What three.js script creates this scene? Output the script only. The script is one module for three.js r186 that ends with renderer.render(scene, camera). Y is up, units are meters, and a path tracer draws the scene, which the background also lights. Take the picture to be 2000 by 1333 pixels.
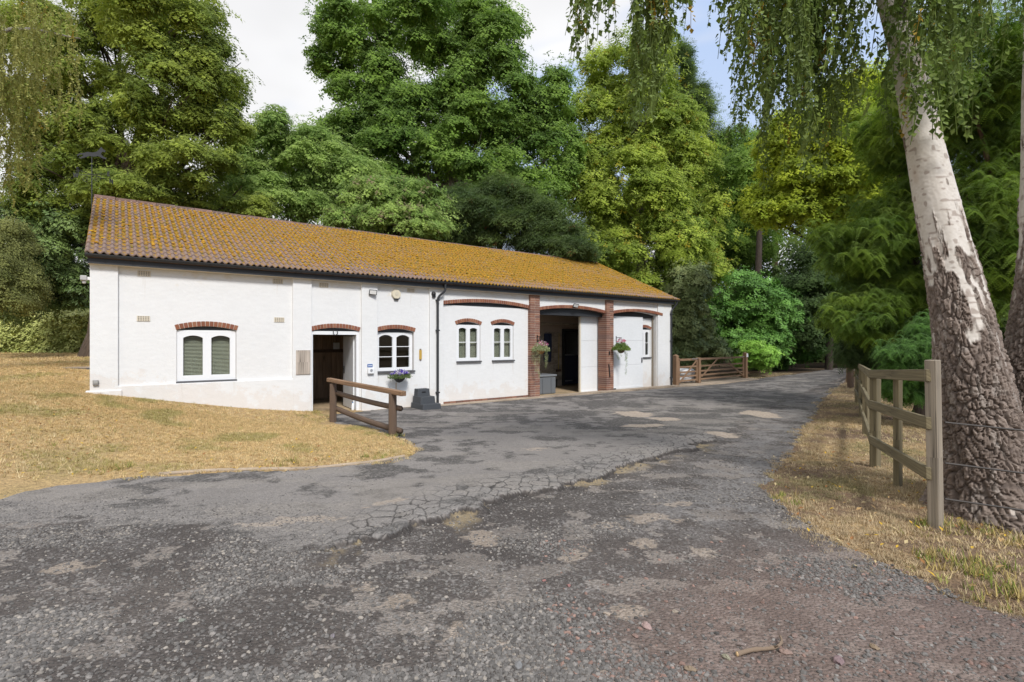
import * as THREE from 'three';
import { mergeGeometries } from 'three/addons/utils/BufferGeometryUtils.js';
import { RoundedBoxGeometry } from 'three/addons/geometries/RoundedBoxGeometry.js';
import { FontLoader } from 'three/addons/loaders/FontLoader.js';
import { TextGeometry } from 'three/addons/geometries/TextGeometry.js';

// ---------------------------------------------------------------- camera, sky, sun, exposure
const scene = new THREE.Scene();
const camera = new THREE.PerspectiveCamera(66.74, 1024 / 682, 0.05, 3000);
camera.position.set(0, 1.8, 0);
camera.lookAt(0, 1.8, -10);
const renderer = new THREE.WebGLRenderer({ antialias: true });
renderer.toneMapping = THREE.LinearToneMapping;
renderer.toneMappingExposure = 1.62;
renderer.shadowMap.enabled = true;

// ---- small maths
const { sin, cos, PI, floor, abs, min, max, sqrt, pow, hypot, atan2 } = Math;
function rng(seed) { let a = seed >>> 0; return () => { a = (a + 0x6d2b79f5) | 0; let t = Math.imul(a ^ (a >>> 15), 1 | a); t = (t + Math.imul(t ^ (t >>> 7), 61 | t)) ^ t; return ((t ^ (t >>> 14)) >>> 0) / 4294967296; }; }
const HT = new Float32Array(65536); { const r = rng(77); for (let i = 0; i < 65536; i++) HT[i] = r(); }
const h2 = (x, y) => HT[((x * 73856093) ^ (y * 19349663)) & 65535];
const h3 = (x, y, z) => HT[((x * 73856093) ^ (y * 19349663) ^ (z * 83492791)) & 65535];
const sm = (t) => t * t * (3 - 2 * t);
const clamp = (x, a = 0, b = 1) => (x < a ? a : x > b ? b : x);
const sstep = (a, b, x) => sm(clamp((x - a) / (b - a)));
const mix = (a, b, t) => a + (b - a) * t;
const mix3 = (a, b, t) => [mix(a[0], b[0], t), mix(a[1], b[1], t), mix(a[2], b[2], t)];
function n2(x, y) { const i = floor(x), j = floor(y), u = sm(x - i), v = sm(y - j); return mix(mix(h2(i, j), h2(i + 1, j), u), mix(h2(i, j + 1), h2(i + 1, j + 1), u), v); }
function n3(x, y, z) { const i = floor(x), j = floor(y), k = floor(z), u = sm(x - i), v = sm(y - j), w = sm(z - k);
  return mix(mix(mix(h3(i, j, k), h3(i + 1, j, k), u), mix(h3(i, j + 1, k), h3(i + 1, j + 1, k), u), v), mix(mix(h3(i, j, k + 1), h3(i + 1, j, k + 1), u), mix(h3(i, j + 1, k + 1), h3(i + 1, j + 1, k + 1), u), v), w); }
function fbm(x, y, o = 4) { let s = 0, a = 0.5, t = 0; for (let i = 0; i < o; i++) { s += a * n2(x + i * 17.3, y - i * 9.1); t += a; a *= 0.5; x *= 2.03; y *= 2.03; } return s / t; }
function cells(x, y) { let a = 9, b = 9, id = 0; const i = floor(x), j = floor(y); for (let p = -1; p < 2; p++) for (let q = -1; q < 2; q++) { const cx = i + p + h2(i + p, j + q), cy = j + q + h2(j + q + 91, i + p + 13), d = hypot(x - cx, y - cy); if (d < a) { b = a; a = d; id = h2(i + p + 7, j + q + 3); } else if (d < b) b = d; } return [a, b, id]; }

// ---- the sky: thin bright overcast with breaks of pale blue
{
  const W = 1024, Hh = 512, data = new Float32Array(W * Hh * 4);
  for (let r = 0; r < Hh; r++) for (let c = 0; c < W; c++) {
    const up = ((r + 0.5) / Hh - 0.5) * PI, az = ((c + 0.5) / W - 0.5) * 2 * PI, y = sin(up), x = cos(az) * cos(up), z = sin(az) * cos(up);
    const k = 1.5 / (max(y, 0) + 0.22), px = x * k, pz = z * k;
    const warp = fbm(px * 0.8 + 5, pz * 0.8 - 3, 3) * 1.2;
    const big = fbm(px * 0.55 + 31.4 + warp, pz * 0.55 + 12.2, 4), streak = fbm(px * 1.1 + pz * 1.6 + 8 + warp * 0.8, (pz - px * 0.5) * 4.2 + 3, 4);
    const open = sstep(0.42, 0.58, big * 0.62 + streak * 0.38 + 0.2 * x - 0.02);
    const lum = 0.575 + 0.24 * (fbm(px * 1.9 + 2, pz * 1.9 + 7, 4) - 0.45);
    const cloud = [lum, lum * 1.0, lum * 1.015], blue = mix3([0.38, 0.46, 0.60], [0.23, 0.34, 0.57], sstep(0.1, 0.9, y));
    let col = mix3(cloud, blue, open * 0.95);
    if (y < 0) col = mix3(col, [0.13, 0.14, 0.1], sstep(0, -0.06, y));
    data.set([...col, 1], (r * W + c) * 4);
  }
  const t = new THREE.DataTexture(data, W, Hh, THREE.RGBAFormat, THREE.FloatType);
  t.mapping = THREE.EquirectangularReflectionMapping; t.magFilter = THREE.LinearFilter; t.minFilter = THREE.LinearFilter; t.needsUpdate = true;
  scene.background = t; scene.environment = t;
}
const sun = new THREE.DirectionalLight(new THREE.Color(1, 0.97, 0.93), 2.15);
sun.position.set(14, 34, 20); sun.target.position.set(0, 0, -12);
sun.castShadow = true; sun.shadow.radius = 22; sun.shadow.mapSize.set(2048, 2048);
Object.assign(sun.shadow.camera, { left: -40, right: 40, top: 40, bottom: -40, near: 1, far: 140 });
sun.name = 'sun'; scene.add(sun, sun.target);

// ---------------------------------------------------------------- helpers
const taken = {};
function numbered(n) { taken[n] = (taken[n] ?? -1) + 1; return taken[n] ? n + '_' + String(taken[n]).padStart(3, '0') : n; }
function mesh(name, geo, mat, parent) { const m = new THREE.Mesh(geo, mat); m.name = parent ? name : numbered(name); m.castShadow = m.receiveShadow = true; (parent || scene).add(m); return m; }
function tag(o, label, category, group) { o.userData.label = label; if (category) o.userData.category = category; if (group) o.userData.group = group; return o; }
function thing(name, label, category, group, x = 0, y = 0, z = 0, ry = 0) { const g = new THREE.Group(); g.name = numbered(name); g.position.set(x, y, z); g.rotation.y = ry; scene.add(g); return tag(g, label, category, group); }
function part(name, parent) { const g = new THREE.Group(); g.name = name; parent.add(g); return g; }
const structure = (o) => { o.userData.kind = 'structure'; return o; };
const stuff = (o) => { o.userData.kind = 'stuff'; return o; };
const moved = (g, x, y, z) => g.translate(x, y, z);
function box(x0, x1, y0, y1, z0, z1) { const g = new THREE.BoxGeometry(x1 - x0, y1 - y0, z1 - z0); return g.translate((x0 + x1) / 2, (y0 + y1) / 2, (z0 + z1) / 2); }
function rbox(x0, x1, y0, y1, z0, z1, r = 0.01) { const g = new RoundedBoxGeometry(x1 - x0, y1 - y0, z1 - z0, 2, r); return g.translate((x0 + x1) / 2, (y0 + y1) / 2, (z0 + z1) / 2); }
const merge = (l) => mergeGeometries(l.map((g) => { const q = g.index ? g.toNonIndexed() : g; for (const k of Object.keys(q.attributes)) if (!['position', 'normal', 'uv'].includes(k)) q.deleteAttribute(k); return q; }));
// uv in metres by the face's main axis
function metricUV(g, s = 1) { const q = g.index ? g.toNonIndexed() : g; q.computeVertexNormals(); const p = q.attributes.position, n = q.attributes.normal, uv = new Float32Array(p.count * 2);
  for (let i = 0; i < p.count; i++) { const a = abs(n.getX(i)), b = abs(n.getY(i)), c = abs(n.getZ(i)); let u, v; if (c >= a && c >= b) { u = p.getX(i); v = p.getY(i); } else if (a >= b) { u = p.getZ(i); v = p.getY(i); } else { u = p.getX(i); v = p.getZ(i); } uv[2 * i] = u * s; uv[2 * i + 1] = v * s; }
  q.setAttribute('uv', new THREE.BufferAttribute(uv, 2)); return q; }
function tube(pts, radii, seg = 8, caps = true) {   // tapered tube through points
  const P = pts.map((p) => new THREE.Vector3(...p)), n = P.length, pos = [], uv = [], idx = [], up = new THREE.Vector3(0.13, 0.2, 1).normalize(); let len = 0;
  for (let i = 0; i < n; i++) { const t = P[min(i + 1, n - 1)].clone().sub(P[max(i - 1, 0)]).normalize(), a = new THREE.Vector3().crossVectors(abs(t.dot(up)) > 0.9 ? new THREE.Vector3(1, 0, 0) : up, t).normalize(), b = new THREE.Vector3().crossVectors(t, a), r = Array.isArray(radii) ? radii[i] : radii; if (i) len += P[i].distanceTo(P[i - 1]);
    for (let k = 0; k <= seg; k++) { const w = (k / seg) * 2 * PI; const v = P[i].clone().addScaledVector(a, cos(w) * r).addScaledVector(b, sin(w) * r); pos.push(v.x, v.y, v.z); uv.push((k / seg) * 2 * PI * 0.2, len); } }
  for (let i = 0; i < n - 1; i++) for (let k = 0; k < seg; k++) { const a = i * (seg + 1) + k, b = a + seg + 1; idx.push(a, a + 1, b, a + 1, b + 1, b); }
  if (caps) for (const e of [0, n - 1]) { const c = pos.length / 3; pos.push(P[e].x, P[e].y, P[e].z); uv.push(0, 0); for (let k = 0; k < seg; k++) { const a = e * (seg + 1) + k; e ? idx.push(c, a, a + 1) : idx.push(c, a + 1, a); } }
  const g = new THREE.BufferGeometry(); g.setAttribute('position', new THREE.Float32BufferAttribute(pos, 3)); g.setAttribute('uv', new THREE.Float32BufferAttribute(uv, 2)); g.setIndex(idx); g.computeVertexNormals(); return g; }
function curve(pts, n) { const c = new THREE.CatmullRomCurve3(pts.map((p) => new THREE.Vector3(...p))); return c.getPoints(n).map((p) => [p.x, p.y, p.z]); }
const enc = (v) => { v = clamp(v); return 255 * (v <= 0.0031308 ? v * 12.92 : 1.055 * pow(v, 1 / 2.4) - 0.055); };
function colorTex(w, h, fn, repeat) { const d = new Uint8Array(w * h * 4); for (let y = 0, o = 0; y < h; y++) for (let x = 0; x < w; x++, o += 4) { const c = fn((x + 0.5) / w, (y + 0.5) / h); d[o] = enc(c[0]); d[o + 1] = enc(c[1]); d[o + 2] = enc(c[2]); d[o + 3] = 255; } const t = new THREE.DataTexture(d, w, h); t.colorSpace = THREE.SRGBColorSpace; return finish(t, repeat); }
function grayTex(w, h, fn, repeat) { const d = new Uint8Array(w * h * 4); for (let y = 0, o = 0; y < h; y++) for (let x = 0; x < w; x++, o += 4) { const c = 255 * clamp(fn((x + 0.5) / w, (y + 0.5) / h)); d[o] = d[o + 1] = d[o + 2] = c; d[o + 3] = 255; } return finish(new THREE.DataTexture(d, w, h), repeat); }
function finish(t, repeat) { t.magFilter = THREE.LinearFilter; t.minFilter = THREE.LinearMipmapLinearFilter; t.generateMipmaps = true; t.wrapS = t.wrapT = THREE.RepeatWrapping; if (repeat) t.repeat.set(repeat, repeat); t.needsUpdate = true; return t; }
// noise that tiles on the unit square
const tn = (u, v, f, s = 0) => { const i = floor(u * f), j = floor(v * f), a = sm(u * f - i), b = sm(v * f - j), m = (p) => ((p % f) + f) % f, q = (x, y) => h2(m(x) + s * 131, m(y) + s * 57 + 1000); return mix(mix(q(i, j), q(i + 1, j), a), mix(q(i, j + 1), q(i + 1, j + 1), a), b); };
const rgb = (r, g, b) => new THREE.Color().setRGB(r, g, b);
const std = (r, g, b, rough = 0.8, o = {}) => new THREE.MeshStandardMaterial({ color: rgb(r, g, b), roughness: rough, ...o });

// ---------------------------------------------------------------- ground heights
const gy = (d) => (d < 12.5 ? 0.03 * (12.5 - d) : max(-0.08, -0.01 * (d - 12.5)));
const smax = (a, b, k) => { const h = clamp(0.5 + 0.5 * (a - b) / k); return mix(b, a, h) + k * h * (1 - h); };
const smin = (a, b, k) => -smax(-a, -b, k);
const BO = { x: -8.18, z: -10.03, a: 0.6503 };          // the stable's front corner and turn
function toB(x, d) { const dx = x - BO.x, dz = -d - BO.z, c = cos(BO.a), s = sin(BO.a); return [dx * c - dz * s, dx * s + dz * c]; }   // world -> (along the front, out of the front)
function fromB(s, z) { const c = cos(BO.a), q = sin(BO.a); return [BO.x + s * c + z * q, -(BO.z - s * q + z * c)]; }                   // -> (x, depth)
function lawnY(x, d) { const plane = 0.2 - 0.232 * (x + 5.5) - 0.0067 * (d - 5.55); return smin(smax(plane, gy(d) + 0.012, 0.35), 1.2 + 0.004 * max(0, d - 12), 0.5); }
function groundY(x, d) {
  let y = x < -0.5 ? mix(lawnY(x, d), gy(d), sstep(-2.2, -0.5, x) * 1) : gy(d);
  if (x > 3) y += 0.03 * (fbm(x * 0.8, d * 0.8, 2) - 0.5) - 0.16 * sstep(0.2, 2.5, x - (3.3 + (d - 4.35) * 0.62)) ;
  if (d > 34) y += 0.05 * (d - 34) * sstep(34, 60, d) * sstep(0, -30, x - 25);
  return y;
}
const DRIVE = [[-14, 0.4], [-14, 5.3], [-8, 5.5], [-5.63, 5.7], [-4.69, 5.93], [-3.75, 6.32], [-2.55, 6.46], [-1.78, 6.93], [-1.45, 7.35], [-1.4, 7.87], [-1.81, 8.73], [-2.99, 10.07], [-3.95, 11.3], [-4.6, 12.35], fromB(4.25, -0.02), fromB(18.5, -0.02), [6.9, 21.7], [11.45, 25.2], [14.5, 28], [18, 31.2], [23.4, 36.9], [29, 42], [32, 42], [20.18, 30.94], [13.6, 21.5], [8.86, 14.95], [4.53, 8.33], [2.7, 5.7], [2.49, 4.76], [2.47, 3.58], [2.56, 3.05], [2.75, 2.78], [4.2, 1.6], [6, 0.4]];
function inside(poly, x, y) { let c = false; for (let i = 0, j = poly.length - 1; i < poly.length; j = i++) { const [a, b] = poly[i], [e, f] = poly[j]; if (b > y !== f > y && x < ((e - a) * (y - b)) / (f - b) + a) c = !c; } return c; }
function sdExact(x, d) { let b = 1e9; for (let i = 0, j = DRIVE.length - 1; i < DRIVE.length; j = i++) { const [p, q] = DRIVE[i], [e, f] = DRIVE[j], t = clamp(((x - p) * (e - p) + (d - q) * (f - q)) / ((e - p) ** 2 + (f - q) ** 2)), g = hypot(x - p - t * (e - p), d - q - t * (f - q)); if (g < b) b = g; } return inside(DRIVE, x, d) ? -b : b; }
const SD = { x0: -16, d0: -1, s: 0.1, nx: 500, nd: 450 }; SD.v = new Float32Array(SD.nx * SD.nd); for (let j = 0; j < SD.nd; j++) for (let i = 0; i < SD.nx; i++) SD.v[j * SD.nx + i] = sdExact(SD.x0 + i * SD.s, SD.d0 + j * SD.s);
function sdDrive(x, d) { const u = (x - SD.x0) / SD.s, v = (d - SD.d0) / SD.s; if (u < 0 || v < 0 || u >= SD.nx - 1 || v >= SD.nd - 1) return 2; const i = floor(u), j = floor(v), o = j * SD.nx + i, a = u - i, b = v - j; return mix(mix(SD.v[o], SD.v[o + 1], a), mix(SD.v[o + SD.nx], SD.v[o + SD.nx + 1], a), b); }
const edgeNoise = (x, d) => 0.16 * (n2(x * 3, d * 3) - 0.5) + 0.1 * (n2(x * 11, d * 11) - 0.5);
const onDrive = (x, d) => inside(DRIVE, x + 0.16 * (n2(x * 3, d * 3) - 0.5) + 0.08 * (n2(x * 11, d * 11) - 0.5), d + 0.16 * (n2(x * 3 + 40, d * 3) - 0.5) + 0.08 * (n2(x * 11, d * 11 + 60) - 0.5));
function gridGeo(xs, ds, yAt, keep) {
  const nx = xs.length, nd = ds.length, pos = new Float32Array(nx * nd * 3), uv = new Float32Array(nx * nd * 2), idx = [];
  for (let j = 0; j < nd; j++) for (let i = 0; i < nx; i++) { const o = j * nx + i; pos[o * 3] = xs[i]; pos[o * 3 + 1] = keep && !keep(xs[i], ds[j], 1) ? -2 : yAt(xs[i], ds[j]); pos[o * 3 + 2] = -ds[j]; uv[o * 2] = xs[i]; uv[o * 2 + 1] = ds[j]; }
  for (let j = 0; j < nd - 1; j++) for (let i = 0; i < nx - 1; i++) { if (keep && !keep((xs[i] + xs[i + 1]) / 2, (ds[j] + ds[j + 1]) / 2)) continue; const a = j * nx + i, b = a + nx; idx.push(a, a + 1, b, a + 1, b + 1, b); }
  const g = new THREE.BufferGeometry(); g.setAttribute('position', new THREE.BufferAttribute(pos, 3)); g.setAttribute('uv', new THREE.BufferAttribute(uv, 2)); g.setIndex(idx); g.computeVertexNormals(); return g; }
function axis(...spans) { const o = []; for (const [a, b, s] of spans) for (let x = a; x < b - s * 0.3; x += s) o.push(x); o.push(spans.at(-1)[1]); return o; }

// ---------------------------------------------------------------- ground sheet
const grow = (a, b, n) => { const o = []; for (let i = 1; i <= n; i++) o.push(a + (b - a) * pow(i / n, 3)); return o; };
{
  const xs = [...grow(-30, -900, 14).reverse(), ...axis([-30, -15, 0.6], [-15, 8, 0.24], [8, 34, 0.5]), ...grow(34, 900, 14)];
  const ds = [...grow(-3, -900, 12).reverse(), ...axis([-3, 15, 0.24], [15, 30, 0.4], [30, 60, 1]), ...grow(60, 1400, 14)];
  const g = gridGeo(xs, ds, (x, d) => { const [s, z] = toB(x, d); return s > 0.3 && s < 18.2 && z < -0.4 && z > -8.4 ? -0.3 : groundY(x, d) - 0.03 * sstep(0.1, -0.35, sdDrive(x, d)); });
  const p = g.attributes.position, col = new Float32Array(p.count * 3);
  for (let i = 0; i < p.count; i++) {
    const x = p.getX(i), d = -p.getZ(i), nz = fbm(x * 0.5, d * 0.5, 3), nf = n2(x * 2.3, d * 2.3);
    let c = mix3([0.46, 0.315, 0.155], [0.6, 0.43, 0.215], nz);
    c = mix3(c, [0.25, 0.23, 0.08], sstep(0.55, 0.75, nf * 0.5 + fbm(x * 0.9 + 9, d * 0.9, 2) * 0.5) * 0.3);
    if (x > 1.5) c = mix3(c, [0.2, 0.13, 0.085], sstep(0.38, 0.55, fbm(x * 1.4 + 3, d * 1.4, 3)) * 0.95);
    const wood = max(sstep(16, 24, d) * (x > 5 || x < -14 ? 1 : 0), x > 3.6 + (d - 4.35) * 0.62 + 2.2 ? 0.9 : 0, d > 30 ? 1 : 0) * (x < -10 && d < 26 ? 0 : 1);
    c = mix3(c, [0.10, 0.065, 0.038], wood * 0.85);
    col.set(c, i * 3);
  }
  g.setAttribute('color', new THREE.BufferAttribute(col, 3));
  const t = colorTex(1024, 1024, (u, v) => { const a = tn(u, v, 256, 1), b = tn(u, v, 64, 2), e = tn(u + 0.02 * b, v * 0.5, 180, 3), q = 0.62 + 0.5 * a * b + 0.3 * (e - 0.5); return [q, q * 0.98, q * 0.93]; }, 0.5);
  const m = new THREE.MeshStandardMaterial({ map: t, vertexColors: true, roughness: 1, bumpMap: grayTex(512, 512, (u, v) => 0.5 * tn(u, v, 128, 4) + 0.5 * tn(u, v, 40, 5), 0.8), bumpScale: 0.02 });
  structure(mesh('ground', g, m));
}

// ---------------------------------------------------------------- driveway
const EDGE = [[-9, 4.1], [-5, 4.35], [-2.6, 4.35], [-1.9, 3.95], [-1.32, 3.72], [-0.46, 4.61], [0.75, 5.81], [2.72, 7.87], [4.4, 10.2], [6.79, 13.74], [10.04, 18.15], [14, 23]];   // where the tarmac breaks off above the gravel track
function edgeDist(x, d) { let best = 1e9, sg = 1; for (let i = 0; i < EDGE.length - 1; i++) { const [a, b] = EDGE[i], [e, f] = EDGE[i + 1], t = clamp(((x - a) * (e - a) + (d - b) * (f - b)) / ((e - a) ** 2 + (f - b) ** 2)), q = hypot(x - a - t * (e - a), d - b - t * (f - b)); if (q < best) { best = q; sg = (e - a) * (d - b) - (f - b) * (x - a) > 0 ? 1 : -1; } } return best * sg; }
const ED = (x, d) => edgeDist(x, d) + 0.34 * (fbm(x * 2.2, d * 2.2, 3) - 0.5) + 0.12 * (n2(x * 9, d * 9) - 0.5);
const hardEdge = (x) => sstep(-1.7, -1.1, x) * (1 - sstep(3, 4.5, x));
function driveY(x, d) { const e = ED(x, d), k = hardEdge(x); let y = gy(d) + 0.014 + 0.05 * k * sstep(-0.012, 0.02, e) * (1 - sstep(0.5, 2.2, e)) ;
  y += 0.022 * (fbm(x * 1.1, d * 1.1, 3) - 0.5) * sstep(1, 3, 30 - d) + 0.008 * (n2(x * 7, d * 7) - 0.5);
  if (e > -0.05 && e < 0.7 && k > 0.1) { const c = cells(x * 7 + n2(x * 5, d * 5) * 0.6, d * 5.5); y -= 0.014 * k * sstep(0.14, 0.02, c[1] - c[0]) * sstep(0.7, 0.3, e); }
  return y; }
// sandy fillings of worn holes: x, depth, half widths, turn
const FILLS = [[2.95, 12.71, 0.46, 0.62, 0], [3.42, 11.52, 0.34, 0.4, 0.2], [2.68, 10.45, 0.5, 0.34, 0.1], [3.78, 9.3, 0.28, 0.36, 0], [6.06, 12.6, 0.42, 0.9, 0], [0.78, 4.28, 0.17, 0.16, 0.5], [1.2, 4.5, 0.3, 0.14, 0.6], [1.37, 3.74, 0.1, 0.12, 0], [0.43, 3.67, 0.14, 0.22, -0.5], [-2.98, 3.47, 0.14, 0.12, 0], [-0.88, 3.18, 0.12, 0.12, 0], [-0.24, 4.03, 0.12, 0.16, 0.6], [-1.84, 4.5, 0.26, 0.1, 0], [-0.1, 2.52, 0.3, 0.12, -0.4], [0.62, 2.86, 0.13, 0.1, 0], [-0.62, 3.0, 0.13, 0.09, 0], [-2.2, 4.35, 0.2, 0.07, 0], [0.28, 2.4, 0.2, 0.08, -0.5], [1.5, 4.95, 0.22, 0.14, 0.4], [0.3, 7.85, 0.26, 0.2, 0], [-1.2, 4.9, 0.2, 0.1, 0.3], [1.02, 3.95, 0.1, 0.1, 0]];
function driveColor(x, d) {
  const e = ED(x, d), k = hardEdge(x), a = fbm(x * 1.3 + 4, d * 1.3, 4), b = fbm(x * 4.1, d * 4.1 + 8, 4), f = n2(x * 55, d * 55), g2 = n2(x * 21, d * 21), f3 = n2(x * 130, d * 130);
  let tar = mix3([0.195, 0.178, 0.165], [0.265, 0.243, 0.226], a);
  const worn = sstep(0.51, 0.56, a * 0.5 + b * 0.5 + 0.13 * (f - 0.5) + 0.07 * (g2 - 0.5) + 0.085 * sstep(8.5, 12, d) - (d < 8.5 && x < 1 ? 0.03 : 0));
  tar = mix3(tar, mix3([0.062, 0.056, 0.052], [0.16, 0.15, 0.14], sstep(0.45, 0.8, f * 0.6 + f3 * 0.4)), worn * 0.9);
  tar = mix3(tar, [0.26, 0.235, 0.21], sstep(0.58, 0.66, fbm(x * 0.9 + 50, d * 2.1, 4) + 0.1 * (f - 0.5)) * 0.6);
  const track = 0.6 * sstep(-2.6, -0.6, e) * sstep(0.3, 0.7, a + 0.1);
  let dirt = mix3(mix3([0.075, 0.062, 0.055], [0.04, 0.034, 0.031], track), mix3([0.135, 0.116, 0.103], [0.072, 0.062, 0.056], track), b * 0.7 + f * 0.3);
  dirt = mix3(dirt, [0.27, 0.235, 0.205], sstep(0.6, 0.65, fbm(x * 3.6 + 33, d * 4.4 + 5, 4) + 0.1 * (f - 0.5)) * 0.7);
  dirt = mix3(dirt, [0.062, 0.053, 0.049], sstep(0.52, 0.64, fbm(x * 1.0 + 21, d * 0.8 + 3, 3)) * 0.3);
  dirt = mix3(dirt, [0.25, 0.235, 0.225], sstep(0.5, 0.85, f * 0.5 + f3 * 0.5) * sstep(0.35, 0.7, b) * 0.75);
  const red = sstep(0.35, 1.5, x + (3.1 - d) * 0.75 + 0.5 * (a - 0.5)) * sstep(4.4, 2.9, d + 0.4 * (b - 0.5));
  dirt = mix3(dirt, mix3([0.15, 0.1, 0.08], [0.25, 0.18, 0.15], b), red * 0.6);
  const grit = sstep(0.5, 2.3, x - (d - 5.7) * 0.6 - 0.3) * sstep(3.6, 5, d) * sstep(20, 15, d);
  dirt = mix3(dirt, [0.2, 0.19, 0.185], grit * sstep(0.35, 0.6, b * 0.6 + f * 0.4) * 0.8);
  let c = mix3(dirt, tar, sstep(-0.02, 0.05, e + (1 - k) * 0.7 * (b - 0.5)));
  if (e > -0.1 && e < 0.95) { const q = cells(x * 7 + n2(x * 5, d * 5) * 0.6, d * 5.5), near = sstep(0.95, 0.35, e + 0.4 * (a - 0.5)) * (0.35 + 0.65 * k); c = mix3(c, [0.045, 0.04, 0.036], sstep(0.13, 0.03, q[1] - q[0]) * near * (e > -0.02 ? 1 : 0)); if (e > 0.02) c = mix3(c, [0.225, 0.215, 0.205], near * 0.4 * q[2]); }
  if (k > 0.05 && abs(e + 0.012) < 0.04) c = mix3(c, [0.04, 0.034, 0.03], k * sstep(0.04, 0.015, abs(e + 0.012)) * 0.8);
  if (e < 0 && e > -0.3) c = mix3(c, [0.3, 0.235, 0.14], sstep(0.5, 0.62, fbm(x * 3.3 + 77, d * 3.3, 3)) * k * sstep(-0.3, -0.08, e) * 0.8);
  for (const [fx, fd, rx, rd, t] of FILLS) { const p = x - fx, q = d - fd; if (abs(p) > 1.2 || abs(q) > 1.2) continue; const u = (p * cos(t) + q * sin(t)) / rx, v = (-p * sin(t) + q * cos(t)) / rd, r = hypot(u, v) + (fd > 8 ? 0.8 : 2.0) * (b - 0.5) + (fd > 8 ? 0.25 : 0.9) * (g2 - 0.5); c = mix3(c, mix3([0.34, 0.275, 0.215], [0.46, 0.385, 0.315], g2 * 0.6 + f * 0.4), sstep(1.0, fd > 8 ? 0.82 : 0.6, r) * (d > 8 ? 0.95 : 0.6)); }
  const w = 0.68 + 0.36 * f3 + 0.28 * f; return [c[0] * w, c[1] * w, c[2] * w];
}
const gravelBump = grayTex(512, 512, (u, v) => { const q = (() => { let a = 9; const s = 34, x = u * s, y = v * s, i = floor(x), j = floor(y); for (let p = -1; p < 2; p++) for (let r = -1; r < 2; r++) { const ci = (i + p + s) % s, cj = (j + r + s) % s, dd = hypot(x - i - p - h2(ci, cj), y - j - r - h2(cj + 31, ci + 17)); if (dd < a) a = dd; } return a; })(); return 0.75 * sstep(0.75, 0.1, q) + 0.25 * tn(u, v, 128, 9); });
function driveSheet(xs, ds, x0, x1, d0, d1, res, keep) {
  const g = gridGeo(xs, ds, (x, d) => { const s = sdDrive(x, d) + edgeNoise(x, d); return driveY(x, d) - max(0, s) * 0.4; }, (x, d, vertex) => vertex || (keep(x, d) && sdDrive(x, d) < 0.3));
  const map = colorTex(res, res, (u, v) => { const x = mix(x0, x1, u), d = mix(d0, d1, v); return abs(x) > d * 1.15 + 1 || (keep(x, d) === false && !NEARD(x + 0.2, d - 0.2)) || sdDrive(x, d) > 0.4 ? [0.1, 0.09, 0.08] : driveColor(x, d); }); map.wrapS = map.wrapT = THREE.ClampToEdgeWrapping;
  const uv = g.attributes.uv; for (let i = 0; i < uv.count; i++) uv.setXY(i, (uv.getX(i) - x0) / (x1 - x0), (uv.getY(i) - d0) / (d1 - d0));
  const bump = gravelBump.clone(); bump.repeat.set((x1 - x0) / 0.7, (d1 - d0) / 0.7); bump.needsUpdate = true;
  structure(mesh('driveway', g, new THREE.MeshStandardMaterial({ map, roughness: 0.92, bumpMap: bump, bumpScale: 0.008 })));
}
const NEARD = (x, d) => x > -7.5 && x < 4.5 && d < 11.5;
driveSheet(axis([-7.5, -3.6, 0.1], [-3.6, 3.4, 0.03], [3.4, 4.5, 0.1]), axis([1.2, 9, 0.03], [9, 11.5, 0.1]), -7.5, 4.5, 0.5, 11.5, 1664, NEARD);
driveSheet(axis([-14, -7.5, 0.25], [-7.5, 4.5, 0.12], [4.5, 33, 0.25]), axis([0.4, 11.5, 0.25], [11.5, 42, 0.18]), -14, 33, 0, 42, 2048, (x, d) => !NEARD(x, d));
console.log('ground done');
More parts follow.
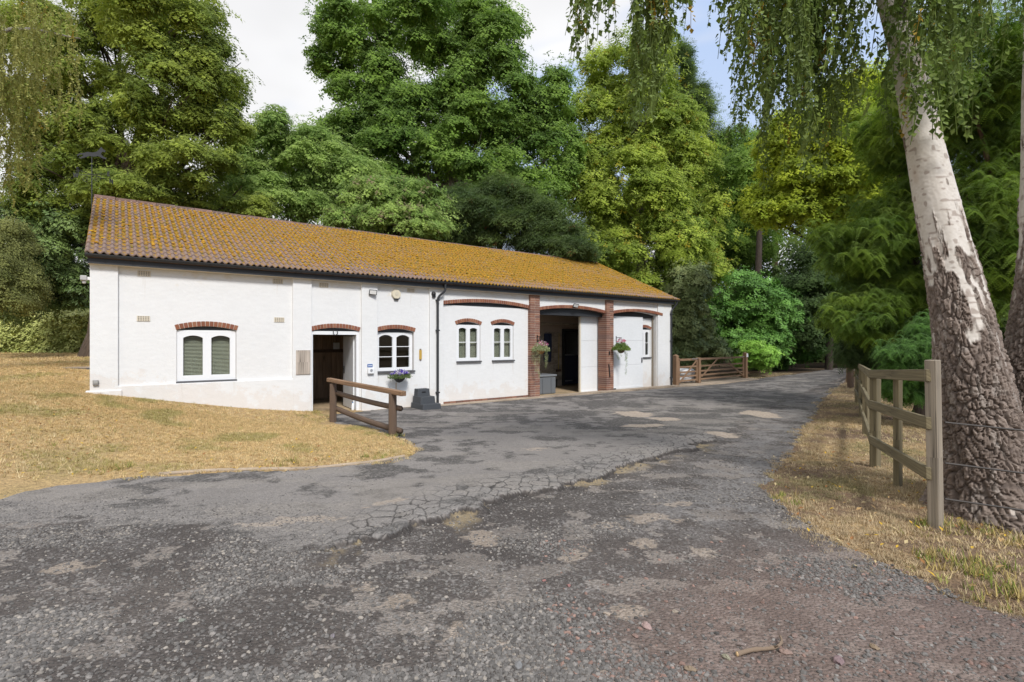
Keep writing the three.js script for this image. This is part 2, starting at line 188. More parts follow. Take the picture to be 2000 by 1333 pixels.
// ---------------------------------------------------------------- materials of the building
const renderBump = grayTex(1024, 1024, (u, v) => 0.4 * tn(u, v, 28, 11) + 0.35 * tn(u * 0.5, v, 140, 12) + 0.25 * tn(u, v, 256, 13), 0.7);
const renderMap = colorTex(1024, 1024, (u, v) => { const a = tn(u, v, 6, 14), b = tn(u * 0.5, v, 90, 15), e = tn(u, v, 256, 16), q = 0.97 + 0.05 * (a - 0.5) + 0.05 * (b - 0.5) + 0.03 * (e - 0.5) - 0.12 * sstep(0.86, 0.97, tn(u, v, 120, 18)) * b; return [q, q * 0.995, q * 0.985]; }, 0.31);
const wallMap = colorTex(2048, 512, (u, v) => { const s = u * 18.5, y = v * 3.85 - 0.4, a = fbm(s * 0.7, y * 0.7, 3), b = n2(s * 9, y * 26), e = n2(s * 60, y * 60), g = fbm(s * 5, y * 5, 3); let c = [0.755, 0.757, 0.75]; const w = 0.965 + 0.05 * (a - 0.5) + 0.045 * (b - 0.5) + 0.03 * (e - 0.5); c = c.map((k) => k * w);
  const foot = s < 4.2 ? 0.79 - s * 0.188 : 0, h = y - foot; if (h < 0.6 && h > -0.1) c = mix3(c, [0.60, 0.49, 0.39], sstep(0.5, 0.72, g + 0.28 * (e - 0.5) + 0.42 - h * 0.9) * 0.26);
  if (y > 2.9) c = mix3(c, [0.66, 0.6, 0.5], sstep(0.58, 0.75, g * 0.8 + 0.3 * (b - 0.5) + (y - 3.0) * 0.5) * 0.4);
  for (const [p, q] of [[1.5, 0.9], [2.5, 0.9], [5.9, 0.95], [6.85, 0.95], [8.35, 1.15], [9.14, 1.15], [9.62, 1.15], [10.4, 1.15], [0.85, 3.1], [3.42, 3.12], [0.84, 2.19], [6.82, 3.12]]) if (y < q && y > q - 0.55 && abs(s - p) < 0.05) c = mix3(c, [0.55, 0.5, 0.43], sstep(0.05, 0.0, abs(s - p) + 0.03 * (n2(s * 40, y * 4) - 0.3)) * sstep(0.4, 0.7, n2(s * 70, y * 5)) * sstep(q - 0.55, q - 0.1, y) * 0.4);
  return c; }); wallMap.repeat.set(1 / 18.5, 1 / 3.85); wallMap.offset.set(0, 0.4 / 3.85);
const M = {
  white: new THREE.MeshStandardMaterial({ color: rgb(1, 1, 1), roughness: 0.9, map: wallMap, bumpMap: renderBump, bumpScale: 0.004 }),
  plaster: std(0.62, 0.6, 0.55, 0.95), upvc: std(0.78, 0.79, 0.8, 0.35), paint: new THREE.MeshStandardMaterial({ color: rgb(0.75, 0.77, 0.79), roughness: 0.55, map: renderMap }),
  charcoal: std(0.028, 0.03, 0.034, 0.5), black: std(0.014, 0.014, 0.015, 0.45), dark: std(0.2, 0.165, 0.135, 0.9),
  slate: std(0.09, 0.09, 0.095, 0.7), cream: std(0.62, 0.56, 0.45, 0.8), steel: std(0.45, 0.45, 0.46, 0.4, { metalness: 0.8 }),
  glass: new THREE.MeshPhysicalMaterial({ color: rgb(0.86, 0.9, 0.88), roughness: 0.03, transmission: 1, thickness: 0, ior: 1.5 }),
  blind: std(0.62, 0.57, 0.47, 0.7), mortar: std(0.52, 0.44, 0.37, 0.95),
};
const brickTex = colorTex(256, 256, (u, v) => { const q = 0.78 + 0.35 * (tn(u, v, 48, 21) - 0.5) + 0.35 * (tn(u, v, 9, 22) - 0.3); return [q, q, q]; }, 6);
M.bricks = [[0.30, 0.145, 0.095], [0.25, 0.12, 0.085], [0.35, 0.18, 0.12], [0.28, 0.15, 0.11], [0.21, 0.115, 0.09]].map((c) => new THREE.MeshStandardMaterial({ color: rgb(...c), roughness: 0.93, map: brickTex, bumpMap: brickTex, bumpScale: 0.003 }));
M.archBricks = [[0.30, 0.115, 0.062], [0.25, 0.095, 0.055], [0.34, 0.15, 0.085], [0.28, 0.105, 0.065]].map((c) => new THREE.MeshStandardMaterial({ color: rgb(...c), roughness: 0.93, map: brickTex, bumpMap: brickTex, bumpScale: 0.003 }));
const woodTex = (seed) => colorTex(256, 512, (u, v) => { const g = tn(u + 0.04 * tn(u, v, 4, seed), v * 0.1, 40, seed + 1), k = tn(u, v, 5, seed + 2), e = tn(u, v * 0.1, 70, seed + 3), q = 0.62 + 0.42 * g + 0.3 * (k - 0.5) - 0.4 * sstep(0.8, 0.95, e); return [q, q, q * 0.98]; });
const wood = woodTex(31), wood2 = woodTex(41);
function grainUV(g, ax) { const p = g.attributes.position, uv = g.attributes.uv; for (let i = 0; i < p.count; i++) { const c = [p.getX(i), p.getY(i), p.getZ(i)], a = c[ax]; uv.setXY(i, c[(ax + 1) % 3] + 0.7 * c[(ax + 2) % 3], a); } return g; }
const woodM = (r, g, b, rep = 3, t = wood) => { const q = t.clone(); q.repeat.set(rep, 0.45); q.needsUpdate = true; return new THREE.MeshStandardMaterial({ color: rgb(r, g, b), roughness: 0.9, map: q, bumpMap: q, bumpScale: 0.004 }); };
M.darkWood = woodM(0.15, 0.1, 0.07); M.brownWood = woodM(0.28, 0.17, 0.1); M.greyWood = woodM(0.32, 0.27, 0.21, 3, wood2); M.mossWood = woodM(0.2, 0.165, 0.095, 3, wood2); M.boardWood = woodM(0.5, 0.43, 0.37, 2, wood2); M.partition = woodM(0.42, 0.29, 0.2, 2);
const concreteTex = colorTex(512, 512, (u, v) => { const a = tn(u, v, 7, 51), b = tn(u, v, 40, 52), e = tn(u, v, 200, 53), q = 0.7 + 0.35 * (a - 0.5) + 0.25 * (b - 0.5) + 0.2 * (e - 0.5); return [q, q * 0.99, q * 0.97]; }, 0.6);
M.concrete = new THREE.MeshStandardMaterial({ color: rgb(0.5, 0.40, 0.30), roughness: 0.95, map: concreteTex, bumpMap: concreteTex, bumpScale: 0.006 });
M.barnFloor = new THREE.MeshStandardMaterial({ color: rgb(0.55, 0.41, 0.25), roughness: 0.95, map: concreteTex, bumpMap: concreteTex, bumpScale: 0.01 });
M.block = new THREE.MeshStandardMaterial({ color: rgb(0.5, 0.44, 0.36), roughness: 0.95, map: concreteTex, bumpMap: concreteTex, bumpScale: 0.006 });

// ---------------------------------------------------------------- the stable
const B = thing('stable_building', 'long white rendered stable with moss covered tile roof and brick arches', 'building', null, BO.x, 0, BO.z, BO.a);
const L = 18.5, WT = 3.42;
function arcY(s0, s1, spring, rise) { const c = (s0 + s1) / 2, h = (s1 - s0) / 2, R = (h * h + rise * rise) / (2 * rise); return (s) => spring + rise - R + sqrt(max(0, R * R - (s - c) ** 2)); }
function archHole(s0, s1, y0, spring, rise) { const f = arcY(s0, s1, spring, rise), h = new THREE.Path(); h.moveTo(s0, y0); h.lineTo(s1, y0); for (let i = 0; i <= 20; i++) { const s = s1 + (s0 - s1) * (i / 20); h.lineTo(s, f(s)); } h.lineTo(s0, y0); return h; }
// arches: [s0, s1, y of soffit ends, rise, brick height]
const ARCH = { w1: [1.41, 2.56, 2.035, 0.085], door: [4.185, 5.385, 2.045, 0.085], w2: [5.85, 6.95, 2.05, 0.08], bay1: [7.84, 11.01, 2.85, 0.115], bay2: [11.41, 14.59, 2.81, 0.125], bay3: [14.97, 17.89, 2.81, 0.12], wA: [8.3, 9.18, 2.28, 0.09], wB: [9.57, 10.43, 2.29, 0.09], wC: [16.75, 17.5, 2.25, 0.09] };
{
  const sh = new THREE.Shape(); sh.moveTo(0, -0.4); sh.lineTo(L, -0.4); sh.lineTo(L, WT); sh.lineTo(0, WT); sh.lineTo(0, -0.4);
  sh.holes.push(archHole(1.42, 2.55, 0.93, 2.035, 0.085), archHole(4.19, 5.38, -0.39, 2.045, 0.085), archHole(5.86, 6.93, 0.99, 2.05, 0.08), archHole(7.83, 11.02, -0.39, 2.85, 0.115), archHole(11.4, 14.6, -0.39, 2.81, 0.125), archHole(14.96, 17.6, -0.39, 2.81, 0.12));
  const g = new THREE.ExtrudeGeometry(sh, { depth: 0.25, bevelEnabled: false, curveSegments: 16 }); g.translate(0, 0, -0.31);
  mesh('front_wall', g, M.white, B);
  for (const [a, b, lo] of [[0, 0.44, -0.4], [3.74, 4.18, -0.4], [5.42, 5.855, -0.4], [7.39, 7.825, -0.4], [17.62, 18.5, -0.4]]) mesh('pilaster', metricUV(rbox(a, b, lo, 3.4, -0.07, 0, 0.012)), M.white, B);
  mesh('plinth', metricUV(rbox(0.43, 3.75, -0.4, 0.905, -0.07, -0.003, 0.012)), M.white, B);
  // flared foot of the corner, in the shape of the ground line
  mesh('plinth', metricUV(rbox(-0.07, 0.5, 0.55, 0.83, -0.2, 0.028, 0.02)), M.white, B);
  // infilled first bay and the wall of the third bay
  const s1 = new THREE.Shape(); s1.moveTo(7.8, 0.05); s1.lineTo(11.05, 0.05); s1.lineTo(11.05, 2.84); s1.lineTo(7.8, 2.84); s1.lineTo(7.8, 0.05); s1.holes.push(archHole(8.32, 9.16, 1.2, 2.28, 0.09), archHole(9.59, 10.42, 1.2, 2.29, 0.09));
  mesh('infill_wall', new THREE.ExtrudeGeometry(s1, { depth: 0.14, bevelEnabled: false }).translate(0, 0, -0.25), M.white, B);
  const s3 = new THREE.Shape(); s3.moveTo(14.9, -0.4); s3.lineTo(17.9, -0.4); s3.lineTo(17.9, 2.95); s3.lineTo(14.9, 2.95); s3.lineTo(14.9, -0.4); s3.holes.push(archHole(16.77, 17.48, 1.15, 2.25, 0.09));
  mesh('infill_wall', new THREE.ExtrudeGeometry(s3, { depth: 0.14, bevelEnabled: false }).translate(0, 0, -0.41), M.white, B);
  mesh('door_track_post', box(17.54, 17.575, -0.1, 2.75, -0.262, -0.2), M.greyWood, B);
  // dark boards under the three wide arches and behind the window arches
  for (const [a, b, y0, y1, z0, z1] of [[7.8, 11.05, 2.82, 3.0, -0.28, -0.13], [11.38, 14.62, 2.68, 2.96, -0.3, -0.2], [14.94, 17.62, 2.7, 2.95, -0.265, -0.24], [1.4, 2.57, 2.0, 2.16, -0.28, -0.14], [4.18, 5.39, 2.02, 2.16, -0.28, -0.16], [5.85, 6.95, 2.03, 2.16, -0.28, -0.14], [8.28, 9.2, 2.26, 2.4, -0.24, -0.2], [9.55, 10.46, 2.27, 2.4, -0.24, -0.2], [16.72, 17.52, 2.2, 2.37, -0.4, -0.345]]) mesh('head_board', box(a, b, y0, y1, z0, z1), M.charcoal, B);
  // gables, back, ceiling, inner walls, floors
  const gs = new THREE.Shape(); gs.moveTo(-8.7, -0.4); gs.lineTo(-0.06, -0.4); gs.lineTo(-0.06, 3.4); gs.lineTo(-4.44, 5.42); gs.lineTo(-8.7, 3.5); gs.lineTo(-8.7, -0.4);
  for (const s of [0, L - 0.25]) { const g2 = new THREE.ExtrudeGeometry(gs, { depth: 0.245, bevelEnabled: false }); g2.rotateY(-PI / 2); g2.translate(s + 0.248, 0, 0); mesh('gable_wall', metricUV(g2), M.white, B); }
  mesh('back_wall', box(0, L, -0.4, 3.5, -8.95, -8.71), M.white, B);
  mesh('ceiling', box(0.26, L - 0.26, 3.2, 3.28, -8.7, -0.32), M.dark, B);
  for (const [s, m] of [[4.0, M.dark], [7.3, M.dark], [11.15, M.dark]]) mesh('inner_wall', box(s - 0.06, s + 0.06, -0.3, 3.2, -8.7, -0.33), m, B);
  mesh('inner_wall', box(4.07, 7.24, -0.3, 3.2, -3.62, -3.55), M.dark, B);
  for (let i = 0; i < 22; i++) mesh('plank', grainUV(rbox(4.1 + i * 0.142, 4.236 + i * 0.142, 0.0, 2.6, -3.55, -3.525, 0.006), 1), M.partition, B);
  mesh('coat_rail', rbox(4.2, 7.1, 1.44, 1.54, -3.524, -3.5, 0.006), M.darkWood, B);
  mesh('corridor_floor', metricUV(box(4.07, 7.24, -0.3, 0.012, -3.55, -0.33)), M.barnFloor, B);
  mesh('barn_floor', metricUV(box(11.22, 18.2, -0.3, -0.05, -2.95, -0.05)), M.barnFloor, B);
  // back wall of the open bay: painted blocks laid in courses
  const bw = part('block_wall', B); mesh('mortar', merge([box(11.22, 15.12, -0.3, 3.2, -3.1, -2.925), box(16.62, 18.2, -0.3, 3.2, -3.1, -2.925), box(15.12, 16.62, 2.28, 3.2, -3.1, -2.925)]), M.mortar, bw);
  const bg = rbox(-0.218, 0.218, -0.106, 0.106, -0.03, 0.03, 0.006), blockM = [0, 1, 2].map((i) => { const m = M.block.clone(); m.color = rgb(0.62 - i * 0.06, 0.56 - i * 0.06, 0.48 - i * 0.06); return m; }), r = rng(9);
  for (let j = 0; j < 10; j++) for (let i = 0; i < 7; i++) { const s = 13.3 + i * 0.445 + (j % 2) * 0.22; if (s > 15.02 && j < 10) continue; const m = mesh('block', bg, blockM[floor(r() * 3)], bw); m.position.set(s, 0.06 + j * 0.223, -2.925); }
  mesh('beam', rbox(11.3, 18, 2.42, 2.5, -2.0, -1.9, 0.01), M.greyWood, B);
}
function brickArch(key, z0, z1, bh, parent, w = 0.068) {
  const [s0, s1, spring, rise] = ARCH[key], grp = part('brick_arch', parent), c = (s0 + s1) / 2, h = (s1 - s0) / 2, R = (h * h + rise * rise) / (2 * rise), cy = spring + rise - R, a = Math.asin(h / R), n = Math.round((2 * a * (R + bh / 2)) / (w + 0.011));
  const r = rng(s0 * 100 + 3), g = rbox(-w / 2, w / 2, 0, bh, z0, z1, 0.004), mo = new THREE.Shape();
  for (let i = 0; i <= 24; i++) { const t = -a + (2 * a * i) / 24; mo[i ? 'lineTo' : 'moveTo'](c + sin(t) * (R + bh - 0.006), cy + cos(t) * (R + bh - 0.006)); }
  for (let i = 24; i >= 0; i--) { const t = -a + (2 * a * i) / 24; mo.lineTo(c + sin(t) * (R + 0.004), cy + cos(t) * (R + 0.004)); }
  mesh('mortar', new THREE.ExtrudeGeometry(mo, { depth: z1 - z0 - 0.012, bevelEnabled: false }).translate(0, 0, z0), M.mortar, grp);
  for (let i = 0; i < n; i++) { const t = -a + (2 * a * (i + 0.5)) / n, m = mesh('brick', g, M.archBricks[floor(r() * 4)], grp); m.position.set(c + sin(t) * R, cy + cos(t) * R, (r() - 0.5) * 0.004); m.rotation.z = -t; }
  return grp;
}
brickArch('w1', -0.3, -0.045, 0.108, B); brickArch('door', -0.3, -0.045, 0.108, B); brickArch('w2', -0.3, -0.045, 0.108, B);
brickArch('bay1', -0.3, -0.04, 0.105, B); brickArch('bay2', -0.3, -0.04, 0.105, B); brickArch('bay3', -0.3, 0.02, 0.105, B);
brickArch('wA', -0.2, -0.098, 0.105, B); brickArch('wB', -0.2, -0.098, 0.105, B); brickArch('wC', -0.35, -0.258, 0.105, B);
// brick piers, every brick laid
function pier(s0, s1, z0, z1, seed) {
  const p = part('brick_pier', B), r = rng(seed), w = s1 - s0; mesh('mortar', box(s0 + 0.008, s1 - 0.008, -0.3, 3.3, z0, z1 - 0.009), M.mortar, p);
  const geos = {}, gb = (a) => (geos[a.toFixed(3)] ??= rbox(-a / 2, a / 2, -0.0325, 0.0325, z0 - 0.004, z1, 0.005));
  for (let j = 0; j < 46; j++) { const cuts = j % 2 ? [0, 0.2, w] : [0, w - 0.2 - 0.01, w]; for (let k = 0; k < 2; k++) { const a = cuts[k] + (k ? 0.005 : 0), b = cuts[k + 1] - (k ? 0 : 0.005), m = mesh('brick', gb(b - a), M.bricks[floor(r() * 5)], p); m.position.set(s0 + (a + b) / 2, -0.13 + j * 0.0755, (r() - 0.5) * 0.005); } }
}
pier(11.01, 11.41, -0.36, 0.02, 5); pier(14.59, 14.97, -0.4, 0.02, 6);

// ---- windows
function casementWindow(s0, s1, y0, y1, zf, o = {}) {
  const w = part('window', B), fr = o.fr ?? 0.05, sashW = o.sash ?? 0.055, mid = (s0 + s1) / 2;
  const ring = (a, b, c, d, t, dep, z, arch) => { const sh = new THREE.Shape(); sh.moveTo(a, c); sh.lineTo(b, c); sh.lineTo(b, d); sh.lineTo(a, d); sh.lineTo(a, c); if (arch) sh.holes.push(archHole(a + t, b - t, c + t, d - t - arch, arch)); else { const h = new THREE.Path(); h.moveTo(a + t, c + t); h.lineTo(b - t, c + t); h.lineTo(b - t, d - t); h.lineTo(a + t, d - t); h.lineTo(a + t, c + t); sh.holes.push(h); } const g = new THREE.ExtrudeGeometry(sh, { depth: dep, bevelEnabled: true, bevelSize: 0.004, bevelThickness: 0.004, bevelSegments: 1, curveSegments: 14 }); g.translate(0, 0, z); return g; };
  mesh('frame', ring(s0, s1, y0, y1, fr, 0.06, zf - 0.05), M.upvc, w);
  mesh('mullion', box(mid - 0.018, mid + 0.018, y0 + fr, y1 - fr, zf - 0.045, zf + 0.012), M.upvc, w);
  for (const [a, b] of [[s0 + fr, mid - 0.018], [mid + 0.018, s1 - fr]]) {
    const t = sashW, sash = mesh('sash', ring(a + 0.004, b - 0.004, y0 + fr + 0.004, y1 - fr - 0.004, t, 0.05, zf - 0.04, o.arch ?? 0.05), M.upvc, w);
    mesh('pane', box(a + t * 0.5, b - t * 0.5, y0 + fr + t * 0.5, y1 - fr - t * 0.4, zf - 0.028, zf - 0.024), M.glass, sash);
    for (const q of o.bars ?? []) mesh('glazing_bar', box(a + t, b - t, mix(y0, y1, q) - 0.009, mix(y0, y1, q) + 0.009, zf - 0.035, zf - 0.005), M.upvc, sash);
  }
  const g = [];
  if (o.blind) { for (let y = y0 + 0.06; y < y1 - 0.05; y += 0.03) { const q = new THREE.BoxGeometry(s1 - s0 - 2 * fr, 0.002, 0.024); q.rotateX(0.62); g.push(q.translate(mid, y, zf - 0.11)); } for (const q of [0.2, 0.5, 0.8]) for (const sd of [-1, 1]) g.push(box(mid + sd * (s1 - s0) * 0.25 + (q - 0.5) * (s1 - s0) * 0.42 - 0.002, mid + sd * (s1 - s0) * 0.25 + (q - 0.5) * (s1 - s0) * 0.42 + 0.002, y0 + 0.06, y1 - 0.06, zf - 0.094, zf - 0.092)); stuff(mesh('blind', merge(g), M.blind, w)); }
  mesh('sill', rbox(s0 - 0.02, s1 + 0.025, y0 - 0.045, y0 - 0.004, zf - 0.1, zf + (o.sill ?? 0.1), 0.008), M.slate, w);
  return w;
}
casementWindow(1.43, 2.54, 0.945, 2.03, -0.11, { blind: 1, arch: 0.055, sash: 0.055, fr: 0.05, sill: 0.07 });
casementWindow(5.87, 6.915, 1.0, 2.045, -0.16, { arch: 0.075, sash: 0.03, fr: 0.045, bars: [0.36, 0.62], sill: 0.17 });
casementWindow(8.33, 9.15, 1.21, 2.275, -0.15, { blind: 1, arch: 0.035, sash: 0.04, fr: 0.04, bars: [0.52], sill: 0.11 });
casementWindow(9.6, 10.41, 1.21, 2.285, -0.15, { blind: 1, arch: 0.035, sash: 0.04, fr: 0.04, bars: [0.52], sill: 0.11 });
casementWindow(16.78, 17.47, 1.16, 2.245, -0.31, { arch: 0.05, sash: 0.04, fr: 0.04, bars: [0.52], sill: 0.1 });
// ---- the entrance: frame and the leaf standing open
{
  const d = part('entrance_door', B);
  mesh('frame', merge([box(4.19, 4.225, -0.05, 1.96, -0.2, -0.08), box(5.31, 5.38, -0.05, 1.96, -0.2, -0.08), box(4.19, 5.38, 1.96, 2.045, -0.2, -0.078)]), M.upvc, d);
  const leaf = part('leaf', d); leaf.position.set(5.3, 0, -0.22); leaf.rotation.y = PI / 2 - 0.08;
  for (let i = 0; i < 8; i++) mesh('plank', rbox(0.01 + i * 0.122, 0.128 + i * 0.122, 0.03, 1.93, -0.02, 0.02, 0.005), M.paint, leaf);
  mesh('handle', merge([rbox(0.84, 0.87, 0.92, 1.12, -0.04, -0.02, 0.005), rbox(0.76, 0.88, 1.03, 1.05, -0.06, -0.045, 0.004)]), M.black, leaf);
}
// ---- sliding doors
for (const [a, b, y0, y1, z, brace] of [[13.76, 14.95, -0.1, 2.76, -0.46, 1], [14.99, 16.9, -0.03, 2.74, -0.185, 0]]) {
  const d = part('sliding_door', B), n = 3, h = (y1 - y0) / n;
  for (let i = 0; i < n; i++) mesh('panel', metricUV(rbox(a, b, y0 + i * h + 0.002, y0 + (i + 1) * h - 0.002, z - 0.045, z, 0.006)), M.paint, d);
  mesh('bottom_rail', rbox(a, b, y0 - 0.02, y0 + 0.09, z, z + 0.02, 0.005), M.paint, d);
  if (!brace) { mesh('pull_handle', rbox(a + 0.12, a + 0.17, 0.95, 1.15, z, z + 0.03, 0.01), M.charcoal, d); mesh('pull_handle', rbox(b - 0.1, b - 0.05, 0.95, 1.15, z, z + 0.03, 0.01), M.charcoal, d); mesh('bolt', rbox(a + 0.12, a + 0.3, -0.03, 0.03, z + 0.02, z + 0.04, 0.005), M.charcoal, d); }
  else mesh('edge_board', rbox(a - 0.07, a - 0.004, y0, y1, z - 0.06, z + 0.01, 0.006), M.cream, d);
}
// ---- inner stable door of the open bay
{
  const d = part('stable_door', B), blue = std(0.022, 0.026, 0.055, 0.6);
  mesh('frame', merge([box(15.1, 15.2, -0.06, 2.3, -2.93, -2.84), box(15.2, 16.6, 2.2, 2.3, -2.93, -2.84)]), M.charcoal, d);
  for (let i = 0; i < 10; i++) mesh('plank', rbox(15.21 + i * 0.14, 15.345 + i * 0.14, 0, 1.2, -2.88, -2.84, 0.004), blue, d);
  for (const y of [0.12, 1.2]) mesh('strap', rbox(15.2, 15.62, y, y + 0.05, -2.84, -2.825, 0.004), M.steel, d);
}
// ---- roof
const PIT = atan2(2.08, 4.66), SL = hypot(2.08, 4.66), EY = 3.47, EZ = 0.22, R0 = -0.07, R1 = 18.75;
const roof = part('roof', B);
{
  // under-slope boards and the far slope
  const sh = new THREE.Shape(); sh.moveTo(0.16, 3.4); sh.lineTo(-4.44, 5.46); sh.lineTo(-9.1, 3.4); sh.lineTo(-9.1, 3.46); sh.lineTo(-4.44, 5.53); sh.lineTo(0.16, 3.465); sh.lineTo(0.16, 3.4);
  const g = new THREE.ExtrudeGeometry(sh, { depth: R1 - R0 - 0.05, bevelEnabled: false }); g.rotateY(-PI / 2); g.translate(R1 - 0.02, 0, 0); mesh('roof_deck', g, std(0.19, 0.12, 0.085, 0.95), roof);
  const NC = 75, NR = 17, cw = (R1 - R0) / NC, gauge = SL / NR, prof = [];
  const K = 7; for (let roll = 0; roll < 2; roll++) for (let k = 0; k <= K; k++) { if (roll && !k) continue; const t = k / K, hgt = t < 0.62 ? 0.036 * sin((t / 0.62) * PI) : -0.006 * sin(((t - 0.62) / 0.38) * PI); prof.push([(roll + t) * cw / 2, hgt]); }
  const cell = (n) => [(n % 4) / 4, floor(n / 4) / 4];
  function tileGeo(n) { const pos = [], uv = [], idx = [], [cu, cv] = cell(n), P = prof.length, len = gauge + 0.05;
    const row = (z, dy, v) => { for (const [x, y] of prof) { pos.push(x, y + dy, z); uv.push(cu + (0.005 + 0.99 * (x / cw)) / 4, cv + v / 4); } };
    row(0, 0.03, 0.01); row(-len, 0.004, 0.99); row(0, 0.03, 0.01); row(0.002, 0.006, 0.0);
    for (let i = 0; i < P - 1; i++) { idx.push(i, i + 1, P + i, i + 1, P + i + 1, P + i); const a = 2 * P + i, b = 3 * P + i; idx.push(b, b + 1, a, b + 1, a + 1, a); }
    const q = new THREE.BufferGeometry(); q.setAttribute('position', new THREE.Float32BufferAttribute(pos, 3)); q.setAttribute('uv', new THREE.Float32BufferAttribute(uv, 2)); q.setIndex(idx); q.computeVertexNormals(); return q; }
  const geos = [...Array(16).keys()].map(tileGeo);
  // 16 tiles' worth of concrete and moss: later cells carry more moss
  const map = colorTex(1536, 1536, (u, v) => {
    const n = floor(u * 4) + 4 * floor(v * 4), x = (u * 4) % 1, y = (v * 4) % 1, ph = (x * 2) % 1, valley = ph < 0.62 ? abs(ph - 0.31) / 0.31 : 1, f = n2(u * 420, v * 420), a = fbm(u * 37 + n * 7, v * 37, 3), cov = 0.1 + 0.6 * (n / 15);
    let c = mix3([0.19, 0.13, 0.11], [0.31, 0.22, 0.185], a * 0.7 + f * 0.3); c = mix3(c, [0.40, 0.31, 0.26], sstep(0.72, 0.85, fbm(u * 60 + 9, v * 60, 2)) * 0.6);
    if (n % 5 === 3) c = mix3(c, [0.33, 0.2, 0.14], 0.4);
    const m = sstep(0.52, 0.62, a * 0.55 + 0.45 * valley * (0.55 + 0.45 * (1 - abs(y - 0.45))) + (cov - 0.27) * 0.75 + 0.14 * (f - 0.5));
    const moss = mix3(mix3([0.25, 0.132, 0.01], [0.43, 0.23, 0.015], f), [0.2, 0.155, 0.018], sstep(0.55, 0.75, fbm(u * 22 + 5, v * 22 + n, 2)));
    return mix3(c, moss, m);
  });
  const bump = grayTex(512, 512, (u, v) => 0.5 * tn(u, v, 128, 61) + 0.5 * tn(u, v, 50, 62), 3);
  const tm = new THREE.MeshStandardMaterial({ map, roughness: 0.96, bumpMap: bump, bumpScale: 0.006 }), r = rng(41), rest = [];
  const at = (c, j) => [R0 + c * cw, EY + sin(PIT) * j * gauge, EZ - cos(PIT) * j * gauge];
  let count = 0; const mossSpots = [];
  for (let c = 0; c < NC; c++) for (let j = 0; j < NR; j++) {
    const dense = 0.34 + 0.56 * sstep(2, 40, c) + 0.6 * (fbm(c * 0.14, j * 0.2, 3) - 0.5) - (j === 0 ? 0.6 : j === 1 ? 0.35 : j === 2 ? 0.15 : 0) - 0.12 * (c % 2) * (c < 24 ? 1 : 0), n = clamp(floor((dense + 0.3 * (r() - 0.5)) * 16), 0, 15), p = at(c, j), jit = (r() - 0.5) * 0.012, tilt = (r() - 0.5) * 0.012;
    if (count < 300) { const m = mesh('roof_tile', geos[n], tm, roof); m.position.set(p[0], p[1] + 0.006 * r(), p[2] + jit); m.rotation.set(PIT, 0, tilt); count++; }
    else { const q = geos[n].clone(); q.rotateZ(tilt); q.rotateX(PIT); rest.push(q.translate(p[0], p[1] + 0.006 * r(), p[2] + jit)); }
    for (let k = 0; k < 22; k++) if (r() < clamp(dense * 1.1 - 0.05) * (j === 0 ? 0.3 : 1)) { const ph = r() < 0.72 ? 0.64 + 0.34 * r() : r(), roll = floor(r() * 2), x = (roll + ph) * cw / 2, hh = ph < 0.62 ? 0.036 * sin((ph / 0.62) * PI) : 0, up = r() * gauge; mossSpots.push([p[0] + x, p[1] + sin(PIT) * up + cos(PIT) * (hh + 0.03 - 0.026 * (up / gauge)), p[2] - cos(PIT) * up + sin(PIT) * (hh + 0.03), 0.015 + 0.022 * r(), r()]); }
  }
  stuff(mesh('roof_tiles_beyond', mergeGeometries(rest), tm, roof));
  const mg = new THREE.IcosahedronGeometry(1, 1), mp = mg.attributes.position; for (let i = 0; i < mp.count; i++) { const k = 0.8 + 0.5 * n3(mp.getX(i) * 2 + 5, mp.getY(i) * 2, mp.getZ(i) * 2); mp.setXYZ(i, mp.getX(i) * k, mp.getY(i) * k * 0.55, mp.getZ(i) * k * 1.25); } mg.computeVertexNormals();
  const im = new THREE.InstancedMesh(mg, std(1, 1, 1, 1), mossSpots.length), mtx = new THREE.Matrix4(), qq = new THREE.Quaternion(), e = new THREE.Euler(), cc = new THREE.Color();
  mossSpots.forEach(([x, y, z, s, t], i) => { e.set(PIT, t * 6, 0); qq.setFromEuler(e); mtx.compose(new THREE.Vector3(x, y, z), qq, new THREE.Vector3(s, s, s)); im.setMatrixAt(i, mtx); const w = 0.75 + 0.5 * ((t * 7.31) % 1); const m3 = t < 0.25 ? [0.22, 0.15, 0.016] : t < 0.5 ? [0.4, 0.22, 0.014] : [0.33, 0.165, 0.012]; im.setColorAt(i, cc.setRGB(m3[0] * w, m3[1] * w, m3[2] * w)); });
  im.name = 'moss'; im.castShadow = im.receiveShadow = true; roof.add(stuff(im));
  // ridge tiles
  const rs = new THREE.Shape(); rs.absarc(0, 0, 0.115, 0, PI, false); rs.absarc(0, 0, 0.095, PI, 0, true);
  const rg = new THREE.ExtrudeGeometry(rs, { depth: 0.438, bevelEnabled: false, curveSegments: 8 }); rg.rotateY(PI / 2);
  const rms = [[0.23, 0.14, 0.11], [0.28, 0.17, 0.135], [0.2, 0.135, 0.11]].map((c) => new THREE.MeshStandardMaterial({ color: rgb(...c), roughness: 0.95, map: concreteTex, bumpMap: concreteTex, bumpScale: 0.006 }));
  for (let i = 0; i < 42; i++) { const m = mesh('ridge_tile', rg, rms[floor(r() * 3)], roof); m.position.set(R0 + 0.005 + i * 0.448, 5.515 + 0.014 * (r() - 0.5) - 0.03 * sin((i / 41) * PI), -4.44); m.rotation.z = (r() - 0.5) * 0.02; }
  // verge mortar
  for (const s of [R0 + 0.03, R1 - 0.05]) { const g3 = box(-0.02, 0.02, -0.05, 0.015, -SL, 0); g3.rotateX(PIT); mesh('verge_bedding', g3.translate(s, EY - 0.005, EZ - 0.03), M.mortar, roof); }
}
